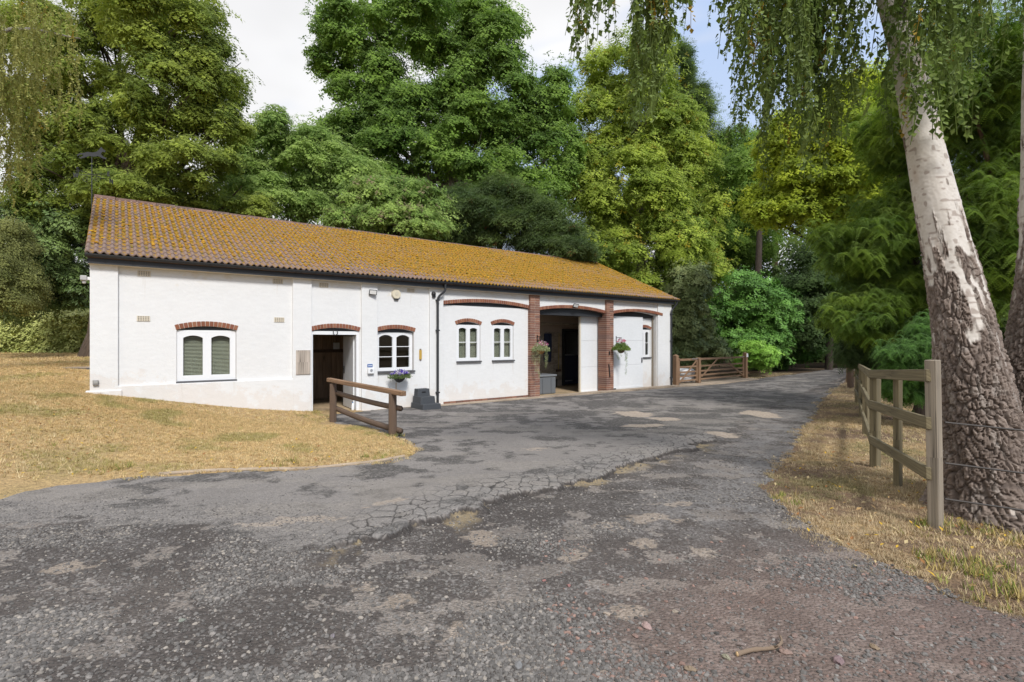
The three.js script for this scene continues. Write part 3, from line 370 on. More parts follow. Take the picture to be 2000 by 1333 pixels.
// ---- fascia, gutter, pipes
mesh('soffit', box(-0.02, 18.52, 3.29, 3.305, -0.06, 0.115), M.cream, B);
mesh('fascia', box(-0.03, 18.55, 3.295, 3.46, 0.1, 0.125), M.charcoal, B);
{
  const g = new THREE.Shape(); g.absarc(0, 0, 0.058, PI, 2 * PI, false); g.lineTo(0.052, 0); g.absarc(0, 0, 0.052, 0, -PI, true); const q = new THREE.ExtrudeGeometry(g, { depth: R1 - R0, bevelEnabled: false, curveSegments: 10 }); q.rotateY(PI / 2);
  const gut = mesh('gutter', q.translate(R0, 3.468, 0.19), M.charcoal, B);
  const bs = new THREE.Shape(); bs.absarc(0, 0, 0.066, PI * 1.02, 2 * PI, false); bs.absarc(0, 0, 0.057, 2 * PI, PI * 1.02, true); const bgm = new THREE.ExtrudeGeometry(bs, { depth: 0.03, bevelEnabled: false, curveSegments: 8 }); bgm.rotateY(PI / 2);
  for (let i = 0; i < 42; i++) { const m = mesh('bracket', bgm, M.charcoal, gut); m.position.set(0.2 + i * 0.444, 3.468, 0.19); }
  const pipe = (pts, name) => mesh(name, tube(pts, 0.034, 10), M.charcoal, B);
  pipe([...curve([[7.78, 3.43, 0.18], [7.78, 3.26, 0.17], [7.76, 3.2, 0.16], [7.64, 3.06, 0.08], [7.61, 2.98, 0.06], [7.61, 2.8, 0.05]], 24), [7.61, 1.4, 0.05], [7.61, 0.04, 0.05]], 'downpipe');
  for (const y of [2.95, 2.1, 0.35]) mesh('pipe_clip', rbox(7.56, 7.66, y - 0.02, y + 0.02, 0.0, 0.094, 0.008), M.charcoal, B);
  pipe([...curve([[18.62, 3.42, 0.18], [18.6, 3.3, 0.16], [18.5, 3.12, 0.06], [18.42, 3.0, 0.055], [18.42, 2.8, 0.05]], 18), [18.42, 0, 0.05]], 'downpipe');
  for (const y of [2.9, 1.8, 0.3]) mesh('pipe_clip', rbox(18.37, 18.47, y - 0.02, y + 0.02, 0.0, 0.094, 0.008), M.charcoal, B);
}
// ---- air bricks
{
  const vg = []; for (let i = 0; i < 6; i++) vg.push(box(-0.1 + i * 0.04, -0.09 + i * 0.04 - 0.002 + 0.012, -0.055, 0.055, 0, 0.012)); for (let j = 0; j < 4; j++) vg.push(box(-0.1, 0.108, -0.055 + j * 0.033, -0.045 + j * 0.033, 0.001, 0.011));
  const grid = merge(vg);
  for (const [s, y] of [[0.85, 3.18], [3.41, 3.2], [4.47, 3.18], [6.82, 3.19], [0.84, 2.26], [3.44, 2.3]]) { const v = part('air_brick', B); mesh('recess', box(s - 0.1, s + 0.11, y - 0.055, y + 0.055, -0.064, -0.057), std(0.3, 0.27, 0.23, 0.9), v); stuff(mesh('grille', grid, M.cream, v)).position.set(s, y, -0.057); }
}
for (let i = 0; i < 14; i++) mesh('plinth_brick', rbox(7.86 + i * 0.225, 8.075 + i * 0.225, -0.06, 0.045, -0.2, -0.1, 0.006), M.bricks[(i * 7) % 5], B);
structure(mesh('apron', metricUV((() => { const [x0, d0] = fromB(4.3, 0.1); const g = box(4.25, 18.6, -0.3, 0.03, -0.05, 0.32); g.rotateY(BO.a); return g.translate(BO.x, -0.03, BO.z); })()), M.concrete));
structure(mesh('apron', metricUV((() => { const s = new THREE.Shape(); [[6.2, 20.9], [7.4, 21.3], [9.6, 22.9], [12, 25.1], [11.6, 26.6], [8, 26], [6, 23]].forEach(([x, d], i) => s[i ? 'lineTo' : 'moveTo'](x, d)); const g = new THREE.ExtrudeGeometry(s, { depth: 0.2, bevelEnabled: false }); g.rotateX(-PI / 2); return g.translate(0, -0.235, 0); })()), M.concrete));
console.log('building done');
// ---------------------------------------------------------------- things on and by the building; W(s, y, z) is a point of the front in the world
const W = (s, y, z) => { const [x, d] = fromB(s, z); return [x, y, -d]; };
const onWall = (name, label, category, s, y, z, group) => { const p = W(s, y, z); return thing(name, label, category, group, ...p, BO.a); };
function instanced(name, geo, mat, list, parent) {   // list of [x, y, z, scale, rx, ry, rz, [r, g, b], sy]
  const im = new THREE.InstancedMesh(geo, mat, list.length), m = new THREE.Matrix4(), q = new THREE.Quaternion(), e = new THREE.Euler(0, 0, 0, 'YXZ'), p = new THREE.Vector3(), s = new THREE.Vector3(), c = new THREE.Color();
  for (let i = 0; i < list.length; i++) { const a = list[i]; e.set(a[4], a[5], a[6], 'YXZ'); q.setFromEuler(e); m.compose(p.set(a[0], a[1], a[2]), q, s.set(a[3], a[3] * (a[8] ?? 1), a[3])); im.setMatrixAt(i, m); c.setRGB(...a[7]); im.setColorAt(i, c); }
  im.name = parent ? name : numbered(name); im.castShadow = im.receiveShadow = true; (parent || scene).add(im); return stuff(im); }
const leafM = (rough = 1, tr = 0.3) => new THREE.MeshPhysicalMaterial({ color: rgb(1, 1, 1), roughness: rough, transmission: tr, thickness: 0, side: THREE.DoubleSide, specularIntensity: 0.35 });
// a leaf along +y from the origin, folded a little along its midrib
function leafGeo(pos, idx, ox, oy, oz, dir, side, len, wid, fold) { const n = new THREE.Vector3().crossVectors(side, dir).normalize(), b = pos.length / 3, P = (t, w, h) => pos.push(ox + dir.x * t * len + side.x * w * wid + n.x * h, oy + dir.y * t * len + side.y * w * wid + n.y * h, oz + dir.z * t * len + side.z * w * wid + n.z * h); P(0, 0, 0); P(0.42, -0.5, fold * wid); P(1, 0, 0.1 * len * fold); P(0.42, 0.5, fold * wid); idx.push(b, b + 2, b + 1, b, b + 3, b + 2); }
function geoOf(pos, idx) { const g = new THREE.BufferGeometry(); g.setAttribute('position', new THREE.Float32BufferAttribute(pos, 3)); g.setIndex(idx); const q = g.toNonIndexed(); q.computeVertexNormals(); return q; }
const V3 = (x, y, z) => new THREE.Vector3(x, y, z);
function sprayGeo(n, seed, o = {}) { const r = rng(seed), pos = [], idx = []; for (let i = 0; i < n; i++) { const a = (i / n) * 2 * PI * 2.4 + r(), el = (r() - 0.4) * 1.0, dir = V3(cos(a) * cos(el), sin(el) - (o.droop ?? 0.15), sin(a) * cos(el)).normalize(), side = V3(-sin(a), (r() - 0.5) * 0.9, cos(a)).cross(dir).cross(dir).normalize(), k = r(); leafGeo(pos, idx, dir.x * k * (o.spread ?? 0.5), dir.y * k * (o.spread ?? 0.5) * 0.8, dir.z * k * (o.spread ?? 0.5), dir, side, (o.len ?? 0.42) * (0.7 + 0.6 * r()), (o.wid ?? 0.24) * (0.7 + 0.6 * r()), 0.12); } return geoOf(pos, idx); }
const DZ = (p) => V3(p[0], p[1], p[2]);

// wooden notice board, lamps, alarm, speaker, thermometer, bell ring, dispenser
{ const t = onWall('wooden_board', 'weathered blank wooden board on white pilaster beside entrance door', 'board', 3.975, 1.29, 0.004); for (let i = 0; i < 3; i++) mesh('plank', grainUV(rbox(-0.165 + i * 0.111, -0.057 + i * 0.111, -0.29, 0.29, 0, 0.022, 0.004), 1), M.boardWood, t); for (const [x, y] of [[-0.14, 0.26], [0.14, 0.26], [-0.14, -0.26], [0.14, -0.26]]) mesh('screw', new THREE.SphereGeometry(0.007, 8, 6).translate(x, y, 0.023), M.steel, t); }
for (const [s, y, z, label, tilt] of [[5.69, 3.06, 0.0, 'slim black floodlight on pilaster above dispenser', 0.25], [13.01, 3.02, -0.04, 'black floodlight on brick arch over the open stable bay', 0.5]]) {
  const t = onWall('floodlight', label, 'light', s, y, z, 'floodlights on the stable front'); const a = part('lamp_head', t); a.position.set(0, 0, 0.09); a.rotation.set(tilt, -0.35, 0); mesh('housing', rbox(-0.1, 0.1, -0.065, 0.065, -0.02, 0.012, 0.01), M.charcoal, a); mesh('lens', rbox(-0.082, 0.082, -0.048, 0.048, 0.01, 0.018, 0.003), std(0.7, 0.7, 0.68, 0.25), a); mesh('arm', merge([rbox(-0.03, 0.03, -0.02, 0.02, 0, 0.08, 0.006)]), M.charcoal, t); }
{ const t = onWall('alarm_box', 'cream octagonal alarm box high on wall above arched window', 'alarm', 6.39, 3.06, -0.058); const g = new THREE.CylinderGeometry(0.125, 0.14, 0.06, 8); g.rotateX(PI / 2); g.rotateZ(PI / 8); mesh('housing', g.translate(0, 0, 0.03), std(0.66, 0.6, 0.46, 0.5), t); mesh('strobe', rbox(-0.06, 0.06, -0.16, -0.12, 0.005, 0.05, 0.008), M.charcoal, t); mesh('badge', new THREE.CylinderGeometry(0.05, 0.05, 0.006, 20).rotateX(PI / 2).translate(0, 0.01, 0.062), std(0.58, 0.53, 0.42, 0.5), t); }
{ const t = onWall('round_vent', 'small round black vent cowl on wall beside the downpipe', 'vent', 7.5, 3.12, 0.002); mesh('cowl', new THREE.SphereGeometry(0.075, 16, 10, 0, 2 * PI, 0, PI / 2).rotateX(PI / 2).scale(0.9, 1, 0.9), M.black, t); mesh('skirt', rbox(-0.05, 0.05, -0.1, -0.03, 0, 0.05, 0.01), M.black, t); }
{ const t = onWall('wall_thermometer', 'narrow brass coloured thermometer with dark ends on white wall', 'thermometer', 7.12, 1.42, -0.056); mesh('case', rbox(-0.038, 0.038, -0.13, 0.13, 0, 0.022, 0.008), std(0.5, 0.32, 0.06, 0.4), t); for (const y of [0.145, -0.145]) mesh('cap', rbox(-0.026, 0.026, y - 0.02, y + 0.02, 0, 0.02, 0.006), M.dark, t); }
{ const t = onWall('wall_dispenser', 'white wall dispenser with blue label beside the entrance', 'dispenser', 5.64, 1.05, 0.002); mesh('label_plate', rbox(-0.07, 0.07, 0.07, 0.15, 0, 0.012, 0.004), std(0.05, 0.12, 0.32, 0.5), t); mesh('label_strip', box(-0.055, 0.055, 0.1, 0.115, 0.0121, 0.0135), M.upvc, t); mesh('body', rbox(-0.075, 0.095, -0.1, 0.06, 0, 0.08, 0.02), M.upvc, t); mesh('nozzle', new THREE.CylinderGeometry(0.035, 0.035, 0.01, 16).rotateX(PI / 2).translate(0.01, -0.01, 0.082), std(0.3, 0.31, 0.33, 0.4), t); }
{ const t = onWall('horseshoe', 'iron horseshoe hung under brick arch above entrance door', 'horseshoe', 4.76, 2.02, -0.035); const pts = []; for (let i = 0; i <= 14; i++) { const a = PI * 0.72 + (i / 14) * PI * 1.56; pts.push([cos(a + 0) * 0.055 * 1, sin(a) * 0.07, 0]); } mesh('shoe', tube(pts, 0.009, 6), M.black, t); }
{ const t = onWall('bottle', 'small white plastic bottle standing inside the entrance doorway', 'bottle', 5.24, 0.013, -0.14); mesh('body', new THREE.LatheGeometry([[0, 0], [0.035, 0], [0.037, 0.02], [0.037, 0.14], [0.02, 0.17], [0.014, 0.18], [0.014, 0.2], [0, 0.2]].map((p) => new THREE.Vector2(...p)), 18), M.upvc, t); mesh('cap', new THREE.CylinderGeometry(0.016, 0.016, 0.025, 14).translate(0, 0.21, 0), std(0.1, 0.25, 0.5, 0.4), t); }
for (const [s, y, label] of [[5.95, 1.6, 'white framed notice pinned low on corridor boards'], [6.3, 1.72, 'white framed notice hung high on corridor boards']]) { const t = onWall('notice', label, 'notice', s, y, -3.523, 'notices in the corridor'); mesh('sheet', box(-0.1, 0.1, -0.15, 0.15, 0, 0.008), M.upvc, t); mesh('backing', box(-0.108, 0.108, -0.158, 0.158, -0.001, 0.004), M.darkWood, t); }
{ const t = onWall('junction_box', 'small grey outdoor socket box low on the corner pilaster', 'socket', 0.09, 0.99, 0.002); mesh('case', rbox(-0.045, 0.045, -0.05, 0.05, 0, 0.05, 0.01), std(0.22, 0.21, 0.2, 0.5), t); mesh('cover', rbox(-0.035, 0.035, -0.02, 0.04, 0.048, 0.058, 0.005), std(0.35, 0.34, 0.32, 0.4), t); }
{ const t = onWall('wall_lamp', 'white bulkhead security lamp on gable end facing the hedge', 'light', -0.004, 3.05, -0.45); mesh('bracket', rbox(-0.1, 0, -0.03, 0.03, -0.03, 0.03, 0.006), M.upvc, t); mesh('housing', rbox(-0.16, -0.05, -0.045, 0.055, -0.07, 0.07, 0.02), std(0.4, 0.4, 0.4, 0.5), t); mesh('sensor', new THREE.SphereGeometry(0.035, 14, 10).translate(-0.1, -0.075, 0), std(0.5, 0.5, 0.5, 0.5), t); }
// mounting block
{
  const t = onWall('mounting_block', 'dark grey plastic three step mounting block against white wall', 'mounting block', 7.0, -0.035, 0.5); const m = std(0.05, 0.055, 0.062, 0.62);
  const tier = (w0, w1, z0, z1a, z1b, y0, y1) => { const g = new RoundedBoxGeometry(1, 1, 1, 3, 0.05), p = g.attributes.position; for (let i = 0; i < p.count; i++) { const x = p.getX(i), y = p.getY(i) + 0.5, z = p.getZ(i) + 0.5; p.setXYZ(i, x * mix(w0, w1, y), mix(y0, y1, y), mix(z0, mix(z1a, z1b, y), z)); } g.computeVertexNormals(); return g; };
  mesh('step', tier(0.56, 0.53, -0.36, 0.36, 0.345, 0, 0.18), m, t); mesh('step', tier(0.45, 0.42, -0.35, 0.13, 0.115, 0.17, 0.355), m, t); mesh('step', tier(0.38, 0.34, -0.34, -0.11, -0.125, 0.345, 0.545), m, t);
  mesh('hand_hole_shade', rbox(-0.06, 0.06, 0.435, 0.48, -0.135, -0.108, 0.012), M.black, t);  // solid black block; its colour stands in for the shade inside a hand slot
}
// flower baskets
const petal = sprayGeo(5, 91, { len: 0.6, wid: 0.5, spread: 0.1, droop: -0.3 }), smallSpray = sprayGeo(9, 92, { len: 0.5, wid: 0.3, spread: 0.6 });
function basket(name, label, s, y, z, o) {
  const t = onWall(name, label, 'flower basket', s, y, z, o.group), r = rng(o.seed);
  if (o.hang) { mesh('bracket', merge([tube([[0, 0.42, -o.out], [0, 0.42, 0.02]], 0.012, 6), tube([[0, 0.14, -o.out + 0.01], [0, 0.4, -0.06]], 0.009, 6), box(-0.015, 0.015, 0.1, 0.48, -o.out, -o.out + 0.012)]), M.black, t); for (let k = 0; k < 3; k++) mesh('chain', tube([[0, 0.42, 0], [cos(k * 2.1) * 0.15, 0.02, sin(k * 2.1) * 0.15]], 0.004, 5), M.black, t); }
  const half = o.hang ? new THREE.LatheGeometry([[0.01, -0.15], [0.08, -0.13], [0.13, -0.07], [0.15, 0], [0.155, 0.01], [0.14, 0.005], [0, 0.0]].map((p) => new THREE.Vector2(...p)), 20) : new THREE.LatheGeometry([[0.01, -0.17], [0.09, -0.14], [0.15, -0.07], [0.17, 0.01], [0.15, 0.005], [0, 0]].map((p) => new THREE.Vector2(...p)), 20, -PI / 2, PI);
  mesh('bowl', half, o.bowl, t);
  const leaves = [], fl = [];
  for (let i = 0; i < o.n; i++) { const a = r() * 2 * PI, q = sqrt(r()) * o.rad, h = (1 - (q / o.rad) ** 2) * o.h; leaves.push([cos(a) * q * o.wx, h * (0.4 + 0.6 * r()) - 0.02, abs(sin(a)) * q * (o.hang ? (r() < 0.5 ? 1 : -1) : 1), 0.05 + 0.035 * r(), r() * 2, r() * 6, r() * 2, mix3(o.green[0], o.green[1], r())]); }
  for (const [px, pz, len] of o.trails) for (let k = 0; k < len * 55; k++) { const q = k / (len * 55), a = r() * 6.28, w = 0.045 * (1 - 0.6 * q); leaves.push([px + cos(a) * w + 0.05 * sin(q * 3) * Math.sign(px), 0.02 - q * len, pz + sin(a) * w, 0.028 + 0.02 * r(), r() * 3, r() * 6, r(), mix3(o.green[0], o.green[1], r())]); }
  instanced('foliage', smallSpray, leafM(), leaves, t);
  for (let i = 0; i < o.flowers; i++) { const a = r() * 2 * PI, q = sqrt(r()) * o.rad * o.fr, x = cos(a) * q + (o.fx ?? 0), c = o.petals[floor(r() * o.petals.length)]; fl.push([x, o.h * (0.75 + 0.4 * r()) * (1 - 0.5 * (q / o.rad) ** 2) + (o.fy ?? 0), abs(sin(a)) * q * 0.9 + 0.03, 0.026 + 0.02 * r(), r() * 2, r() * 6, r() * 2, c]); }
  instanced('blossom', petal, leafM(0.8, 0.2), fl, t);
  return t;
}
basket('hanging_basket', 'hanging basket with long trailing ivy and pink blooms beside open bay', 11.29, 1.52, 0.2, { seed: 5, hang: 1, out: 0.18, group: 'hanging baskets on brick piers', bowl: std(0.3, 0.16, 0.06, 0.95), n: 330, rad: 0.27, wx: 1, h: 0.26, green: [[0.2, 0.27, 0.1], [0.5, 0.52, 0.3]], trails: [[-0.22, 0.05, 0.75], [-0.15, 0.12, 0.9], [0.16, 0.05, 0.62], [0.22, -0.02, 0.5], [-0.24, -0.05, 0.5], [0.05, 0.15, 0.4]], flowers: 60, fr: 0.9, petals: [[0.62, 0.12, 0.3], [0.7, 0.45, 0.55], [0.75, 0.6, 0.62]] });
basket('hanging_basket', 'hanging basket bushy with red and pink flowers beside closed white door', 15.1, 1.5, 0.26, { seed: 8, hang: 1, out: 0.24, group: 'hanging baskets on brick piers', bowl: std(0.12, 0.08, 0.05, 0.95), n: 420, rad: 0.3, wx: 1.1, h: 0.28, green: [[0.08, 0.16, 0.03], [0.25, 0.34, 0.08]], trails: [[0.18, 0.06, 0.95], [-0.18, 0.05, 0.4], [0.1, 0.1, 0.45], [-0.1, 0.1, 0.3]], flowers: 70, fr: 0.7, fx: -0.08, fy: 0.08, petals: [[0.62, 0.03, 0.08], [0.7, 0.16, 0.32], [0.7, 0.28, 0.42]] });
basket('wall_planter', 'half round wall planter of purple and white flowers under arched window', 6.4, 0.86, 0.13, { seed: 12, out: 0, bowl: std(0.03, 0.03, 0.03, 0.7), n: 240, rad: 0.26, wx: 1.1, h: 0.16, green: [[0.08, 0.14, 0.04], [0.2, 0.26, 0.1]], trails: [[-0.2, 0.05, 0.14], [0.18, 0.05, 0.12]], flowers: 260, fr: 1.0, petals: [[0.11, 0.05, 0.5], [0.16, 0.08, 0.58], [0.6, 0.56, 0.64], [0.7, 0.68, 0.68]] });
mesh('rust_stain', box(6.385, 6.41, 0.25, 0.68, -0.0585, -0.0572), std(0.5, 0.37, 0.24, 0.95), B);
// things inside the open bay
{ const t = onWall('feed_bin', 'large grey lidded feed bin just inside the open stable bay', 'bin', 12.3, -0.05, -0.95); mesh('body', rbox(-0.42, 0.42, 0, 0.6, -0.3, 0.3, 0.04), std(0.13, 0.14, 0.15, 0.6), t); mesh('lid', rbox(-0.45, 0.45, 0.6, 0.68, -0.33, 0.33, 0.03), std(0.17, 0.18, 0.19, 0.55), t); for (const x of [-0.2, 0.2]) mesh('rib', rbox(x - 0.02, x + 0.02, 0.04, 0.56, 0.29, 0.315, 0.008), std(0.11, 0.12, 0.13, 0.6), t); }
{ const t = onWall('bucket', 'black rubber bucket on the floor before the block wall', 'bucket', 13.98, -0.05, -2.3); mesh('body', new THREE.LatheGeometry([[0, 0], [0.17, 0], [0.23, 0.34], [0.245, 0.35], [0.22, 0.34], [0.16, 0.02], [0, 0.02]].map((p) => new THREE.Vector2(...p)), 24), M.black, t); mesh('handle', tube(curve([[-0.23, 0.33, 0], [-0.14, 0.44, 0.05], [0, 0.48, 0.06], [0.14, 0.44, 0.05], [0.23, 0.33, 0]], 12), 0.008, 6), M.steel, t); }
{ const t = onWall('broom', 'yellow handled broom hung against the block wall', 'broom', 14.86, 0.62, -2.86); mesh('handle', tube([[0, 0, 0], [0.02, 1.5, 0.01]], 0.013, 8), std(0.55, 0.42, 0.08, 0.6), t); mesh('head', rbox(-0.13, 0.13, -0.08, 0.02, -0.03, 0.03, 0.01), M.darkWood, t); }
{ const t = onWall('hanging_rug', 'folded blue horse rug hanging on the block wall', 'rug', 14.25, 0.95, -2.86); const g = new THREE.BoxGeometry(0.36, 1.15, 0.05, 12, 10, 1), p = g.attributes.position; for (let i = 0; i < p.count; i++) p.setZ(i, p.getZ(i) + 0.025 * sin(p.getX(i) * 40 + p.getY(i) * 3)); g.computeVertexNormals(); mesh('cloth', g.translate(0, 0.58, 0.02), std(0.035, 0.05, 0.11, 0.95), t); mesh('hook', rbox(-0.02, 0.02, 1.14, 1.2, -0.02, 0.06, 0.006), M.steel, t); }
// black drawbar on the second pier, hooks
mesh('pier_latch', (() => { const g = rbox(-0.02, 0.02, -0.24, 0.24, 0, 0.03, 0.008); g.rotateZ(0.12); return g.translate(14.72, 0.72, 0.022); })(), M.black, B);
mesh('pier_hook', rbox(14.7, 14.74, 1.3, 1.42, 0.022, 0.06, 0.008), M.black, B);
// weathervane on the gable end
{
  const t = onWall('weathervane', 'black iron weathervane with galloping horse and compass letters above gable', 'weathervane', -0.1, 4.6, -4.2), iron = std(0.03, 0.032, 0.036, 0.5);
  mesh('rod', tube([[0, 0, 0], [0, 1.95, 0]], [0.014, 0.01], 8), iron, t); mesh('wall_bracket', merge([box(-0.01, 0.1, 0.1, 0.13, -0.01, 0.01), box(-0.01, 0.1, 0.5, 0.53, -0.01, 0.01)]), iron, t);
  const arms = part('compass', t); arms.position.y = 1.48; arms.rotation.y = -BO.a - 0.1;
  mesh('arm', tube([[-0.42, 0, 0], [0.42, 0, 0]], 0.008, 6), iron, arms); mesh('arm', tube([[0, 0, -0.42], [0, 0, 0.42]], 0.008, 6), iron, arms);
  for (const sd of [-1, 1]) mesh('scroll', tube([...Array(26).keys()].map((i) => { const q = i / 25, a = q * 4.2 * PI * 0.62, rr = 0.11 * (1 - 0.75 * q); return [sd * (0.17 - cos(a) * rr), -0.1 - sin(a) * rr * 0.8, 0]; }), 0.005, 5), iron, arms);
  const font = await new FontLoader().loadAsync('fonts/droid/droid_sans_bold.typeface.json');
  for (const [ch, x, z, ry] of [['W', -0.52, 0, 0], ['E', 0.43, 0, 0], ['N', 0, -0.5, PI / 2], ['S', 0, 0.44, PI / 2]]) { const g = new TextGeometry(ch, { font, size: 0.12, depth: 0.012 }); const m = mesh('letter', g, iron, arms); m.position.set(x, -0.06, z); m.rotation.y = ry; }
  const hs = new THREE.Shape(); [[-0.36, 0.02], [-0.3, 0.06], [-0.2, 0.07], [-0.1, 0.1], [0.02, 0.09], [0.12, 0.11], [0.2, 0.18], [0.24, 0.24], [0.27, 0.2], [0.35, 0.15], [0.34, 0.11], [0.27, 0.12], [0.23, 0.06], [0.3, 0.0], [0.38, -0.03], [0.36, -0.06], [0.27, -0.04], [0.16, 0.01], [0.06, -0.01], [-0.06, 0.0], [-0.14, -0.03], [-0.26, -0.07], [-0.33, -0.05], [-0.24, -0.02], [-0.2, 0.02], [-0.27, 0.03], [-0.36, -0.02]].forEach(([x, y], i) => hs[i ? 'lineTo' : 'moveTo'](x, y));
  const hg = mesh('horse', new THREE.ExtrudeGeometry(hs, { depth: 0.012, bevelEnabled: false }), iron, t); hg.position.set(0, 1.95, 0); hg.rotation.y = -BO.a + 0.15; hg.scale.set(0.92, 1.05, 1);
}
// ---------------------------------------------------------------- rails, fences, gates
// ramp fence of two round posts and three rails
{
  const a = [-3.86, 11.17], b = [-2.13, 9.24], t = thing('ramp_fence', 'short dark timber rail fence beside the entrance ramp', 'fence', null, (a[0] + b[0]) / 2, gy(10.2), -(a[1] + b[1]) / 2);
  const rel = (p, y) => [p[0] - (a[0] + b[0]) / 2, y - gy(10.2), (a[1] + b[1]) / 2 - p[1]], lerp = (k) => [mix(a[0], b[0], k), mix(a[1], b[1], k)];
  for (const p of [a, b]) mesh('post', tube([rel(p, -0.2), rel(p, 0.5), rel(p, 0.88)], [0.075, 0.073, 0.07], 14), M.darkWood, t);
  const rail = (y0, y1, k0, k1, off, r, sag) => { const pts = []; for (let i = 0; i <= 10; i++) { const k = mix(k0, k1, i / 10), p = rel(lerp(k), mix(y0, y1, i / 10) - sag * sin((i / 10) * PI)); pts.push([p[0] + off[0], p[1], p[2] + off[1]]); } return tube(pts, r, 10); };
  const dirx = b[0] - a[0], dird = b[1] - a[1], len = hypot(dirx, dird), yaw = atan2(dird, dirx); const top = grainUV(new RoundedBoxGeometry(len + 0.62, 0.085, 0.105, 2, 0.012), 0); top.rotateZ(-0.02); top.rotateY(yaw);
  const p = rel(lerp(0.53), 0.92); mesh('top_rail', top.translate(...p), M.brownWood, t);
  mesh('rail', rail(0.68, 0.6, -0.02, 1.06, [0.05, -0.07], 0.05, 0.02), M.darkWood, t); mesh('rail', rail(0.34, 0.2, -0.02, 1.06, [0.05, -0.07], 0.055, 0.03), M.darkWood, t);
}
// a length of post and rail: posts [x, depth], square posts, three sawn rails
function railGeo(p, q, h, w) { const len = hypot(q[0] - p[0], q[1] - p[1], q[2] - p[2]), g = grainUV(new RoundedBoxGeometry(len, h, w, 2, 0.008), 0), m = new THREE.Matrix4().lookAt(DZ(p), DZ(q), V3(0, 1, 0)); g.rotateY(PI / 2); g.applyMatrix4(m); return g.translate((p[0] + q[0]) / 2, (p[1] + q[1]) / 2, (p[2] + q[2]) / 2); }
{
  const t = thing('roadside_fence', 'mossy post and rail timber fence along the grass verge', 'fence'), P = [[3.56, 4.35], [4.68, 6.67], [6.5, 9.5], [8.46, 12.52], [10.2, 15.3]], mid = [4.16, 5.65];
  P.forEach(([x, d], i) => { const g0 = groundY(x, d) - 0.3, tall = [1.33, 1.24, 1.2, 1.2, 1.2][i], w = i ? 0.055 : 0.046, g = new RoundedBoxGeometry(w * 2, tall + 0.3, i ? w * 1.6 : 0.085, 2, 0.008); grainUV(g, 1); g.rotateY(0.5); const m = mesh('post', g.translate(x, g0 + (tall + 0.3) / 2, -d), i ? M.mossWood : M.greyWood, t); if (!i) { m.rotation.z = 0.02; m.position.x = 0.005; } if (!i) m.userData.label = 'pale weathered end post'; });
  mesh('post', grainUV(new RoundedBoxGeometry(0.085, 1.5, 0.06, 2, 0.008), 1).rotateY(0.5).translate(mid[0] + 0.05, groundY(...mid) + 0.52, -mid[1]), M.mossWood, t);
  for (let i = 0; i < P.length - 1; i++) for (const [h, dy] of [[1.2, 0], [0.8, 0.01], [0.38, -0.02]]) { const [a, c] = P[i], [b, e] = P[i + 1], y0 = groundY(a, c) + h + (i ? 0 : 0.07), y1 = groundY(b, e) + h + dy, ox = -0.075, oz = -0.02; mesh('rail', railGeo([a + ox, y0, -c - oz], [b + ox, y1, -e - oz], 0.105, 0.04), M.mossWood, t); }
}
for (const [n, y0, y1] of [['upper', 1.12, 1.0], ['middle', 0.78, 0.62], ['lower', 0.48, 0.3]]) { const pts = []; for (let i = 0; i <= 12; i++) { const k = i / 12; pts.push([3.62 + 3.2 * k, mix(y0, y1, k * 1.6 > 1 ? 1 : k * 1.6) - 0.04 * sin(k * PI), -4.33 + 0.02 * k + 0.32 * k]); } tag(mesh('fence_wire', tube(pts, 0.008, 6), std(0.05, 0.042, 0.036, 0.6)), n + ' dark wire strand running past the birch trunk', 'wire', 'wire strands by the birch'); }
